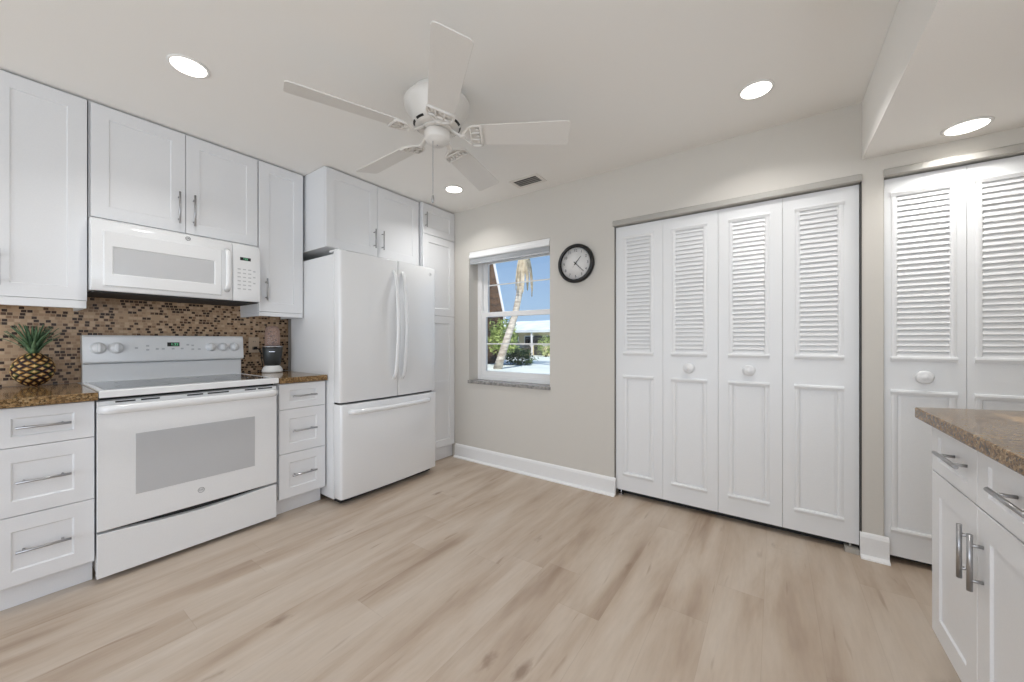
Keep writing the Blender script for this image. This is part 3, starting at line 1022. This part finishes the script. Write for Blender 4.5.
# ------------------------------------------------------------------ peninsula run
PXF = 0.452         # face plane
pc = thing('peninsula_cabinet', (0.76, 1.56, 0), 'white peninsula cabinet with two drawers and two doors', 'cabinet')
py0, py1 = 1.200, 1.928
mb = MB()
mb.box(PXF + 0.021, 1.08, py0, py1, 0.125, 0.873)
mb.build('body', 'cabinet', pc)
MB().box(PXF + 0.075, 1.06, py0 + 0.002, py1 - 0.03, 0.001, 0.125).build('toe_kick', 'cabinet', pc)
my = 1.566
for (a, b) in ((my, py1), (py0, my)):
    mb = MB().shaker((PXF + 0.02, a + 0.0015, 0.705), Y, Z, -X, b - a - 0.003, 0.166, 0.02, 0.062, 0.042, 0.006, 0.003)
    dr = mb.build('drawer', 'cabinet', pc)
    bar_handle(dr, (PXF + 0.0065, (a + b) / 2 - (0.055 if a == my else 0.06), 0.793), Y, -X, 0.175, 0.0060, 0.036, post=0.62)
    mb = MB().shaker((PXF + 0.02, a + 0.0015, 0.142), Y, Z, -X, b - a - 0.003, 0.559, 0.02, 0.070, 0.070, 0.006, 0.003)
    dr = mb.build('door', 'cabinet', pc)
    bar_handle(dr, (PXF + 0.001, my + (0.034 if a == my else -0.036), 0.558), Z, -X, 0.152, 0.0060, 0.025, post=0.62)
mb = MB()
poly = [(0.416, 0.42), (0.416, 1.957), (0.70, 2.068), (RX - 0.002, 2.16), (RX - 0.002, 0.42)]
counter('peninsula_countertop', poly, 'brown granite peninsula countertop with a clipped end')
pc2 = thing('peninsula_cabinet', (0.76, 0.83, 0), 'white peninsula cabinet continuing beside the viewer', 'cabinet')
MB().box(PXF + 0.021, 1.08, 0.46, 1.197, 0.125, 0.873).build('body', 'cabinet', pc2)
MB().box(PXF + 0.075, 1.06, 0.462, 1.197, 0.001, 0.125).build('toe_kick', 'cabinet', pc2)
for (a, b) in ((0.83, 1.197), (0.46, 0.83)):
    MB().shaker((PXF + 0.02, a + 0.0015, 0.705), Y, Z, -X, b - a - 0.003, 0.166, 0.02, 0.062, 0.042, 0.006, 0.003).build('drawer', 'cabinet', pc2)
    MB().shaker((PXF + 0.02, a + 0.0015, 0.142), Y, Z, -X, b - a - 0.003, 0.559, 0.02, 0.070, 0.070, 0.006, 0.003).build('door', 'cabinet', pc2)

# ------------------------------------------------------------------ recessed lamps
def downlight(x, y, z, label, rr=0.066, power=LAMP_W):
    t = thing('recessed_light', (x, y, z), label, 'ceiling light', 'recessed ceiling lights')
    mb = MB()
    mb.lathe([(rr + 0.012, -0.0005), (rr + 0.011, -0.004), (rr + 0.001, -0.006), (rr, -0.004)], (x, y, z), 40)
    mb.build('trim_ring', 'ring', t)
    MB().lathe([(0.0, -0.0062), (rr - 0.001, -0.0062), (rr, -0.005), (rr, -0.004)], (x, y, z), 40).build('diffuser', 'lamp', t)
    d = bpy.data.lights.new('bulb', 'AREA')
    d.shape = 'DISK'
    d.size = rr * 2
    d.energy = power
    d.color = (1.0, 0.985, 0.96)
    d.spread = math.radians(128)
    o = bpy.data.objects.new('bulb', d)
    COL.objects.link(o)
    o.parent = t
    o.location = (0, 0, -0.0085)
    return t
downlight(-2.238, 0.545, CZ, 'round lit recessed light above the stove')
downlight(-0.079, 0.545, CZ, 'round lit recessed light added out of view above the peninsula side, nearest the viewer')  # unseen lamp added to complete the grid and brighten the floor
downlight(-2.215, 2.281, CZ, 'round lit recessed light between ceiling fan and pantry cabinet')
downlight(-0.079, 2.270, CZ, 'round lit recessed light in front of the wide closet')
downlight(0.709, 2.566, SZ, 'round lit recessed light in the dropped ceiling', power=LAMP_W * 0.6)

# ceiling air vent
v = thing('air_vent', (-1.62, 2.505, CZ), 'grey louvred air vent in the ceiling near the window wall', 'vent')
mb = MB()
for (a, b, c, d_) in ((-1.752, -1.488, 2.425, 2.452), (-1.752, -1.488, 2.560, 2.587), (-1.752, -1.725, 2.452, 2.560), (-1.515, -1.488, 2.452, 2.560)):
    mb.box(a, b, c, d_, CZ - 0.007, CZ - 0.0005)
mb.build('frame', 'ventwhite', v, 0.002)
MB().box(-1.725, -1.515, 2.452, 2.560, CZ - 0.0025, CZ - 0.0006).build('duct', 'darkmetal', v)
mb = MB()
for i in range(3):
    y = 2.479 + i * 0.027
    mb.box(-1.725, -1.515, y - 0.004, y + 0.006, CZ - 0.006, CZ - 0.003)
mb.build('slats', 'ventslat', v)

# ------------------------------------------------------------------ ceiling fan
FC = Vector((-1.438, 1.357, 0))
fan = thing('ceiling_fan', (FC.x, FC.y, CZ), 'white five-blade ceiling fan mounted close to the ceiling', 'ceiling fan')
MB().lathe([(0.125, 2.4395), (0.130, 2.430), (0.128, 2.408), (0.122, 2.402)], FC, 48).build('ceiling_plate', 'fanwhite', fan)
mh = MB().lathe([(0.100, 2.404), (0.158, 2.400), (0.168, 2.388), (0.168, 2.366), (0.160, 2.350), (0.146, 2.330), (0.132, 2.300), (0.126, 2.280), (0.104, 2.262), (0.098, 2.258), (0.02, 2.257)], FC, 64).build('motor_housing', 'fanwhite', fan)
mb = MB()
for k in range(10):
    a0 = 2 * PI * k / 10 + 0.08
    a1 = a0 + 0.44
    vs_ = []
    for rr, z in ((0.1212, 2.2757), (0.1125, 2.2687)):
        for i in range(6):
            a = a0 + (a1 - a0) * i / 5
            vs_.append(FC + Vector((math.cos(a) * (rr + 0.0006), math.sin(a) * (rr + 0.0006), z)))
    vs_ += [p_ - Vector(((p_.x - FC.x) * 0.03, (p_.y - FC.y) * 0.03, 0)) for p_ in vs_]
    fs_ = []
    for i in range(5):
        fs_ += [(i, i + 1, 7 + i, 6 + i), (12 + i, 18 + i, 19 + i, 13 + i), (i, 12 + i, 13 + i, i + 1), (6 + i, 7 + i, 19 + i, 18 + i)]
    fs_ += [(0, 6, 18, 12), (5, 17, 23, 11)]
    MB().add(vs_, fs_).build('vent_slot', 'black', mh)
MB().lathe([(0.080, 2.2575), (0.084, 2.250), (0.078, 2.246), (0.050, 2.244)], FC, 48).build('flywheel', 'fanwhite', fan)
MB().lathe([(0.056, 2.245), (0.066, 2.242), (0.068, 2.236), (0.066, 2.208), (0.060, 2.196), (0.046, 2.190), (0.040, 2.180), (0.0, 2.177)], FC, 48).build('switch_housing', 'fanwhite', fan)
ZB = 2.226
PITCH = math.radians(-15)
def blade_frame(a):
    ra = Vector((math.cos(a), math.sin(a), 0))
    ta = Vector((-math.sin(a), math.cos(a), 0))
    up = Vector((0, 0, 1))
    t2 = ta * math.cos(PITCH) + up * math.sin(PITCH)
    n2 = ra.cross(t2)
    return ra, t2, n2
for k in range(5):
    a = math.radians(33.15) + 2 * PI * k / 5
    ra, ta, na = blade_frame(a)
    C = FC + Vector((0, 0, ZB))
    # blade outline, rounded at root and slightly at the tip
    out = []
    R0, R1 = 0.165, 0.684
    for i in range(9):
        q = -PI / 2 + PI * i / 8
        out.append((R0 + 0.045 - 0.045 * math.cos(q), 0.064 * math.sin(q)))
    out = out[::-1]
    out = [(R0 + 0.045, 0.063)] + [p_ for p_ in out[1:-1]] + [(R0 + 0.045, -0.063)]
    tipw = 0.078
    tip = [(R1 - 0.016, -tipw), (R1 - 0.004, -tipw + 0.006), (R1, -tipw + 0.018), (R1, tipw - 0.018), (R1 - 0.004, tipw - 0.006), (R1 - 0.016, tipw)]
    loop = [(p_[0], p_[1]) for p_ in out] + tip
    mb = MB().prism([C + ra * x + ta * y - na * 0.003 for x, y in loop], na * 0.006)
    bd = mb.build('blade', 'blade', fan, 0.0015)
    # cast blade iron: arm from the hub, then an open leaf shape under the blade root
    mb = MB()
    h0 = FC + Vector((0, 0, 2.250))
    mb.tube([h0 + ra * 0.070, h0 + ra * 0.098 - Vector((0, 0, 0.014)), C + ra * 0.125 - na * 0.009, C + ra * 0.150 - na * 0.009], [0.011, 0.010, 0.010, 0.012], 10, squash=(1.5, 0.7))
    def arc(f):
        return [C + ra * f(i / 12)[0] + ta * f(i / 12)[1] - na * 0.0085 for i in range(13)]
    for s in (-1, 1):
        mb.tube(arc(lambda t: (0.134 + 0.100 * t, s * (0.064 * math.sin(PI * min(t * 0.75 + 0.02, 0.5)) ))), 0.006, 8)
        mb.tube([C + ra * 0.178 + ta * s * 0.018 - na * 0.0085, C + ra * 0.232 + ta * s * 0.024 - na * 0.0085], 0.006, 8)
    mb.tube([C + ra * 0.232 + ta * y - na * 0.0085 for y in (-0.062, -0.03, 0, 0.03, 0.062)], 0.007, 8)
    mb.tube([C + ra * 0.178 + ta * y - na * 0.0085 for y in (-0.054, -0.03, 0, 0.03, 0.054)], 0.006, 8)
    for s in (-1, 0, 1):
        mb.lathe([(0.006, -0.0195), (0.009, -0.0185), (0.009, -0.010)], (0, 0, 0), 10)
        q = C + ra * 0.214 + ta * s * 0.038
        mb.v[-30:] = [q + ra * w_.x + ta * w_.y + na * (w_.z + 0.0075) for w_ in mb.v[-30:]]
    mb.build('blade_iron', 'fanwhite', fan)
ch = Vector((FC.x + 0.006, FC.y - 0.036, 0))
mb = MB()
mb.tube([ch + Vector((0, 0, 2.186)), ch + Vector((0, 0, 1.905))], 0.0016, 6)
for i in range(50):
    mb.lathe([(0.0005, -0.002), (0.0024, 0.0), (0.0005, 0.002)], ch + Vector((0, 0, 2.184 - i * 0.0056)), 6)
pcn = mb.build('pull_chain', 'nickel', fan)
MB().lathe([(0.002, 1.905), (0.005, 1.900), (0.0065, 1.885), (0.0065, 1.868), (0.003, 1.862)], ch, 14).build('pendant', 'nickel', pcn)
MB().lathe([(0.0, 2.1765), (0.004, 2.176), (0.004, 2.181)], FC + Vector((-0.0, -0.0, -0.0008)), 12).build('finial', 'nickel', fan)

# ------------------------------------------------------------------ wall clock
ck = Vector((-1.292, BY, 1.771))
c = thing('wall_clock', ck, 'round black-rimmed wall clock with pale dial beside the window', 'clock')
MB().lathe([(0.125, -0.008), (0.127, -0.032), (0.136, -0.039), (0.147, -0.037), (0.154, -0.027), (0.155, -0.012), (0.152, -0.0005), (0.10, -0.0005)], ck, 64, 'y').build('rim', 'black', c)
MB().lathe([(0.0, -0.020), (0.1265, -0.020), (0.1265, -0.010)], ck, 64, 'y').build('dial', 'clockface', c)
for h in range(1, 13):
    a = math.radians(90 - h * 30)
    pos = ck + Vector((math.cos(a) * 0.102, -0.0204, math.sin(a) * 0.102))
    text_mesh('numeral', str(h), 0.030, 'printdark', c, pos, X, Z, 0.0003)
def hand(name, ang, L, w_, dep, tail):
    a = math.radians(90 - ang)
    dv = Vector((math.cos(a), 0, math.sin(a)))
    nv = Vector((-math.sin(a), 0, math.cos(a)))
    o = ck + Vector((0, dep, 0))
    MB().prism([o - dv * tail + nv * w_, o - dv * tail - nv * w_, o + dv * L - nv * w_ * 0.5, o + dv * L + nv * w_ * 0.5], (0, -0.0012, 0)).build(name, 'black', c)
hand('hour_hand', 41, 0.070, 0.0035, -0.0225, 0.016)
hand('minute_hand', 134, 0.098, 0.0028, -0.0245, 0.018)
hand('second_hand', 215, 0.040, 0.0008, -0.0265, 0.02)
MB().lathe([(0.0, -0.029), (0.005, -0.029), (0.006, -0.020)], ck, 16, 'y').build('hub', 'black', c)

# ------------------------------------------------------------------ outlet
oc = Vector((WX + 0.006, 1.193, 1.125))
ot = thing('power_outlet', oc, 'beige wall outlet on the mosaic tile behind the stove end', 'outlet')
MB().box(oc.x + 0.0005, oc.x + 0.006, oc.y - 0.036, oc.y + 0.036, oc.z - 0.058, oc.z + 0.058).build('cover_plate', 'plate', ot, 0.003)
for s in (-1, 1):
    rc = MB().box(oc.x + 0.0055, oc.x + 0.008, oc.y - 0.016, oc.y + 0.016, oc.z + s * 0.024 - 0.014, oc.z + s * 0.024 + 0.014).build('receptacle', 'plate', ot, 0.003)
    for t in (-1, 1):
        MB().box(oc.x + 0.0078, oc.x + 0.0084, oc.y + t * 0.006 - 0.001, oc.y + t * 0.006 + 0.001, oc.z + s * 0.024 - 0.002, oc.z + s * 0.024 + 0.007).build('slot', 'dark', rc)

# ------------------------------------------------------------------ personal blender
B = Vector((-3.165, 1.272, 0.914))
bd = thing('blender', B, 'small dark countertop blender with clear upturned cup', 'blender')
MB().lathe([(0.066, 0.001), (0.070, 0.006), (0.069, 0.020), (0.062, 0.036), (0.050, 0.050), (0.046, 0.056)], B, 40).build('base', 'ring', bd)
M['blendergrey'] = paint('dark grey blender shell', (54, 56, 56), 0.28)
mb = MB().lathe([(0.046, 0.050), (0.054, 0.062), (0.061, 0.105), (0.066, 0.150), (0.067, 0.190), (0.065, 0.194)], B, 40)
hsg = mb.build('motor_housing', 'blendergrey', bd)
MB().lathe([(0.065, 0.1935), (0.069, 0.195), (0.069, 0.202), (0.060, 0.206), (0.054, 0.206)], B, 40).build('collar', 'chrome', bd)
text_a = math.radians(-25)
tu = Vector((-math.sin(text_a), math.cos(text_a), 0))
tn = Vector((math.cos(text_a), math.sin(text_a), 0))
MB().prism([B + tn * 0.0655 + tu * -0.018 + Z * 0.158, B + tn * 0.0655 + tu * 0.018 + Z * 0.158, B + tn * 0.0655 + tu * 0.018 + Z * 0.163, B + tn * 0.0655 + tu * -0.018 + Z * 0.163], tn * 0.0015).build('name_strip', 'chrome', hsg)
cup = MB().lathe([(0.050, 0.206), (0.051, 0.225), (0.050, 0.280), (0.047, 0.325), (0.041, 0.345), (0.026, 0.356), (0.0, 0.358)], B, 40).build('cup', 'cup', bd)
MB().lathe([(0.046, 0.2065), (0.047, 0.214), (0.030, 0.219), (0.010, 0.222), (0.008, 0.232), (0.0, 0.234)], B, 32).build('blade_base', 'chrome', bd)
pl = oc + Vector((0.008, 0.0, -0.024))
mb = MB().box(pl.x, pl.x + 0.026, pl.y - 0.012, pl.y + 0.012, pl.z - 0.011, pl.z + 0.011)
mb.tube([pl + Vector((0.026, 0, 0)), pl + Vector((0.045, 0.012, -0.004)), pl + Vector((0.052, 0.026, -0.035)), pl + Vector((0.05, 0.033, -0.09)), pl + Vector((0.056, 0.038, -0.15)), B + Vector((-0.03, -0.045, 0.022)), B + Vector((-0.01, -0.03, 0.022))], 0.0035, 8)
mb.build('power_cord', 'black', bd)

# ------------------------------------------------------------------ pineapple
Pn = Vector((-3.205, 0.142, 0.914))
pa = thing('pineapple', Pn, 'ripe pineapple with green leafy crown standing on the granite', 'pineapple')
me = bpy.data.meshes.new('fruit')
bm = bmesh.new()
cl = bm.loops.layers.color.new('col')
NU, NV = 144, 110
HB, RB = 0.172, 0.070
grid, cols = [], []
NE, NR = 9, 5.6
def rind(u, v_):
    ph = v_ * 0.94 + 0.03
    prof = RB * max(0.0, math.sin(PI * ph)) ** 0.52
    # rhombic eyes on two crossing spirals
    a = u * NE + v_ * NR
    b = u * NE - v_ * NR
    da = abs((a % 1.0) - 0.5) * 2
    db = abs((b % 1.0) - 0.5) * 2
    e = max(da, db)
    return prof, e, (math.floor(a), math.floor(b))
for j in range(NV + 1):
    v_ = j / NV
    row, crow = [], []
    for i in range(NU):
        u = i / NU
        pr, e, idd = rind(u, v_)
        bmp = 0.0075 * (1 - e ** 1.6) * (pr / RB)
        rr = pr + bmp
        row.append(bm.verts.new((rr * math.cos(2 * PI * u), rr * math.sin(2 * PI * u), 0.004 + HB * v_)))
        rnd_ = random.Random(idd[0] * 7919 + idd[1] * 104729).random()
        green = lin((158, 158, 86)); gold = lin((196, 164, 104)); red = lin((146, 84, 70)); dk = lin((38, 26, 22)); pale = lin((232, 214, 176))
        hi = gold if rnd_ < 0.5 else green if rnd_ < 0.75 else red
        if v_ < 0.22 and rnd_ > 0.4:
            hi = red
        cen = pale if e < 0.44 else hi
        t = min(1, max(0, (e - 0.68) / 0.18))
        crow.append(tuple(cen[q] * (1 - t) + dk[q] * t for q in range(3)) + (1,))
    grid.append(row); cols.append(crow)
for j in range(NV):
    for i in range(NU):
        i2 = (i + 1) % NU
        fc = bm.faces.new((grid[j][i], grid[j][i2], grid[j + 1][i2], grid[j + 1][i]))
        fc.smooth = True
        for lp, cc in zip(fc.loops, (cols[j][i], cols[j][i2], cols[j + 1][i2], cols[j + 1][i])):
            lp[cl] = cc
for rowi in (0, NV):
    fc = bm.faces.new(grid[rowi] if rowi else grid[rowi][::-1])
    for lp in fc.loops:
        lp[cl] = dk
bm.to_mesh(me)
bm.free()
me.materials.append(M['pine'])
fo = bpy.data.objects.new('fruit', me)
COL.objects.link(fo)
fo.parent = pa
mb = MB()
rg = random.Random(3)
for k in range(46):
    t = k / 46
    az = k * 2.39996
    L = 0.074 + 0.068 * math.sin(PI * (0.25 + 0.6 * t)) * rg.uniform(0.85, 1.1)
    lean = 0.58 * (1 - t) + 0.08
    wd_ = 0.013 * (1 - 0.4 * t)
    o = Pn + Vector((0, 0, HB - 0.004 + 0.045 * t))
    ro = Vector((math.cos(az), math.sin(az), 0))
    ta = Vector((-math.sin(az), math.cos(az), 0))
    prev = []
    S = 7
    for i in range(S + 1):
        s = i / S
        bend = lean * (0.75 + 0.55 * s)
        p_ = o + ro * (0.012 + L * s * math.sin(bend)) + Z * (L * s * math.cos(bend))
        ww = wd_ * (1 - s) ** 0.7 + 0.0004
        nrm = ro * math.cos(bend) - Z * math.sin(bend)
        prev.append((p_ - ta * ww + nrm * -0.002, p_ + nrm * 0.0, p_ + ta * ww + nrm * -0.002, p_ + nrm * -0.0035))
    vs_ = [q for pr in prev for q in pr]
    fs_ = []
    for i in range(S):
        for j in range(4):
            fs_.append((i * 4 + j, i * 4 + (j + 1) % 4, (i + 1) * 4 + (j + 1) % 4, (i + 1) * 4 + j))
    fs_ += [(3, 2, 1, 0), (S * 4, S * 4 + 1, S * 4 + 2, S * 4 + 3)]
    mb.add(vs_, fs_, True)
mb.build('crown', 'leaf', pa)

# ------------------------------------------------------------------ outside the window
struct(MB().box(-60, 30, 3.55, 90, -0.12, -0.02), 'ground', 'paving', 'pale sunlit paving outside the window', 'ground')

pm = thing('palm_tree', (-9.51, 12.39, -0.02), 'leaning palm tree with dry hanging fronds outside the window', 'palm tree')
path = [(-9.52, 12.39, -0.03), (-9.30, 12.39, 0.55), (-8.95, 12.39, 1.40), (-8.62, 12.39, 2.2), (-8.42, 12.39, 3.0), (-8.30, 12.39, 3.9), (-8.22, 12.39, 5.0), (-8.18, 12.39, 5.9)]
MB().tube(path, [0.19, 0.16, 0.145, 0.13, 0.125, 0.13, 0.14, 0.12], 14).build('trunk', 'trunk', pm)
def frond(mb, o, az, L, droop0, droop1, wid, leafl=26):
    ro = Vector((math.cos(az), math.sin(az), 0))
    ta = Vector((-math.sin(az), math.cos(az), 0))
    pts = []
    p_ = Vector(o)
    for i in range(13):
        e = droop0 + (droop1 - droop0) * (i / 12)
        pts.append(p_.copy())
        p_ = p_ + (ro * math.cos(e) + Z * math.sin(e)) * (L / 12)
    mb.tube(pts, [0.03 * (1 - i / 14) + 0.006 for i in range(13)], 6)
    for i in range(leafl):
        s = 0.12 + 0.85 * i / leafl
        k = min(int(s * 12), 11)
        q = pts[k].lerp(pts[k + 1], s * 12 - k)
        tv = (pts[k + 1] - pts[k]).normalized()
        for sd in (-1, 1):
            ll = wid * (0.45 + 0.55 * math.sin(PI * min(s + 0.1, 1)))
            tipv = q + tv * ll * 0.55 + ta * sd * ll * 0.7 - Z * ll * 0.45
            w_ = tv * 0.030
            m_ = (q + tipv) / 2 + Z * 0.05 * ll
            th = Vector((0, 0, -0.006))
            mb.add([q - w_, q + w_, m_ + w_, m_ - w_, tipv, q + th, m_ + th], [(0, 1, 2, 3), (3, 2, 4), (5, 0, 3, 6), (1, 5, 6, 2), (6, 3, 4), (2, 6, 4)])
top = Vector((-8.18, 12.39, 5.85))
rg = random.Random(11)
for k in range(12):
    mb = MB()
    frond(mb, top, k * 2 * PI / 12 + 0.2, 2.6, 0.9, -0.9, 0.55)
    mb.build('green_frond', 'greenfrond', pm)
for k in range(11):
    az = k * 2 * PI / 11
    mb = MB()
    frond(mb, top - Z * 1.0 + Vector((math.cos(az), math.sin(az), 0)) * 0.08, az, rg.uniform(1.4, 2.0), -1.25, -1.62, 0.15, 26)
    mb.build('dry_frond', 'frond', pm)
mb = MB()
frond(mb, top + Vector((0.15, 0, -0.2)), 0.02, 3.6, 0.1, -2.35, 0.30, 40)
mb.build('dry_frond', 'frond', pm)

def shrub(name, c, size, n, mat, label, seed, cat='shrub'):
    rg = random.Random(seed)
    t = thing(name, (c[0], c[1], -0.02), label, cat)
    mb = MB()
    c = Vector(c)
    for i in range(n):
        d = Vector((rg.gauss(0, 1), rg.gauss(0, 1), rg.gauss(0, 1))).normalized()
        rad = rg.uniform(0.55, 1.0)
        nz = 0.82 + 0.5 * noise.noise(d * 1.7 + Vector((seed, 0, 0)))
        p_ = c + Vector((d.x * size[0], d.y * size[1], d.z * size[2])) * rad * nz
        a = Vector((rg.gauss(0, 1), rg.gauss(0, 1), rg.gauss(0, 0.5))).normalized()
        b = a.orthogonal().normalized()
        L = rg.uniform(0.05, 0.10) * max(size)
        w_ = L * 0.32
        mb.add([p_ - a * L, p_ + b * w_, p_ + a * L, p_ - b * w_, p_ + a.cross(b) * w_ * 0.3], [(0, 1, 4), (1, 2, 4), (2, 3, 4), (3, 0, 4)])
    fo_ = mb.build('foliage', mat, t)
    mb = MB()
    for k in range(4):
        q = Vector((c.x, c.y, -0.02))
        mb.tube([q + Vector((0.05 * k - 0.1, 0, 0)), c + Vector((rg.uniform(-0.4, 0.4) * size[0], rg.uniform(-0.4, 0.4) * size[1], 0))], [0.04, 0.02], 6)
    mb.build('stem', 'bark', t)
    return t
shrub('shrub', (-10.65, 14.2, 1.35), (1.15, 0.6, 0.95), 1900, 'shrub', 'light green bushy shrub behind the leaning palm trunk', 3)
shrub('hedge', (-10.25, 15.2, 0.30), (1.05, 0.5, 0.55), 1000, 'darkshrub', 'low dark hedge right behind the leaning palm trunk', 12, 'hedge')
shrub('shrub', (-13.9, 24.0, 0.75), (0.9, 0.7, 0.95), 900, 'shrub', 'green shrub in front of the pale-roofed house', 5)
shrub('hedge', (-15.4, 22.3, 0.30), (1.2, 0.5, 0.5), 700, 'darkshrub', 'low dark hedge along the pale-roofed house', 6, 'hedge')
shrub('shrub', (-11.9, 24.0, 0.7), (0.8, 0.7, 0.9), 900, 'shrub', 'rounded green shrub at the far end of the house', 9)

# house with cedar-shake mansard at the side of the view
h = thing('shingled_house', (-14.7, 12.7, -0.02), 'brown shingle-clad house with white edge trim outside the window', 'house')
MB().prism([(-17.5, 16, -0.02), (-11.95, 16, -0.02), (-11.90, 16, 2.55), (-12.62, 16, 5.45), (-13.05, 16, 7.1), (-17.5, 16, 7.1)], (0, -6.5, 0)).build('shingle_wall', 'shake', h)
MB().prism([(-11.90, 16.0, 2.35), (-11.78, 16.0, 2.35), (-12.92, 16.0, 7.1), (-13.08, 16.0, 7.1)], (0, 0.10, 0)).build('edge_trim', 'vinyl', h)

# low house with a pale roof
h = thing('pale_roofed_house', (-15.5, 28, -0.02), 'low cream house with pale roof across the paving', 'house')
MB().box(-21.5, -9.0, 26.0, 32.0, -0.02, 1.95).build('wall', 'stucco', h)
MB().prism([(-22.2, 25.2, 1.85), (-22.2, 25.2, 2.05), (-22.2, 29.0, 3.0), (-22.2, 32.8, 2.05), (-22.2, 32.8, 1.85)], (14.0, 0, 0)).build('roof', 'paleroof', h)
for x in (-20.2, -18.2, -16.6, -14.9, -13.2, -11.4):
    wf = MB().box(x - 0.5, x + 0.5, 25.95, 26.02, 0.75, 1.6).build('window', 'vinyl', h)
    MB().box(x - 0.43, x + 0.43, 25.93, 25.96, 0.82, 1.53).build('pane', 'carglass', wf)
for x in (-19.2, -15.75):
    MB().box(x - 0.4, x + 0.4, 25.94, 26.02, 0.0, 1.6).build('door', 'darkmetal', h)
for x in (-21.4, -18.7, -16.0, -13.3, -10.6):
    MB().box(x - 0.06, x + 0.06, 25.3, 25.42, -0.02, 1.86).build('porch_post', 'vinyl', h)

# parked car in front of it
c = thing('parked_car', (-17.6, 23.6, -0.02), 'dark grey car parked before the pale-roofed house', 'car')
prof = [(-2.1, 0.30), (-2.15, 0.62), (-1.95, 0.80), (-1.25, 0.88), (-0.75, 1.30), (0.55, 1.34), (1.25, 0.92), (1.95, 0.86), (2.12, 0.62), (2.1, 0.30)]
MB().prism([(-17.6 + x, 22.8, z - 0.02) for x, z in prof], (0, 1.7, 0)).build('body', 'carpaint', c, 0.06, seg=3)
MB().prism([(-17.6 + x, 22.785, z - 0.02) for x, z in ((-1.05, 0.92), (-0.66, 1.24), (0.48, 1.27), (1.02, 0.95))], (0, 1.73, 0)).build('side_window', 'carglass', c)
for x in (-1.3, 1.3):
    for y in (22.78, 24.32):
        wh = MB().lathe([(0.10, 0.0), (0.30, 0.0), (0.32, 0.03), (0.32, 0.17), (0.30, 0.20), (0.10, 0.20)], (-17.6 + x, y, 0.30), 24, 'y').build('wheel', 'black', c)
        MB().lathe([(0.0, -0.006), (0.17, -0.006), (0.19, 0.01), (0.19, 0.19), (0.17, 0.206), (0.0, 0.206)], (-17.6 + x, y, 0.30), 20, 'y').build('hubcap', 'chrome', wh)
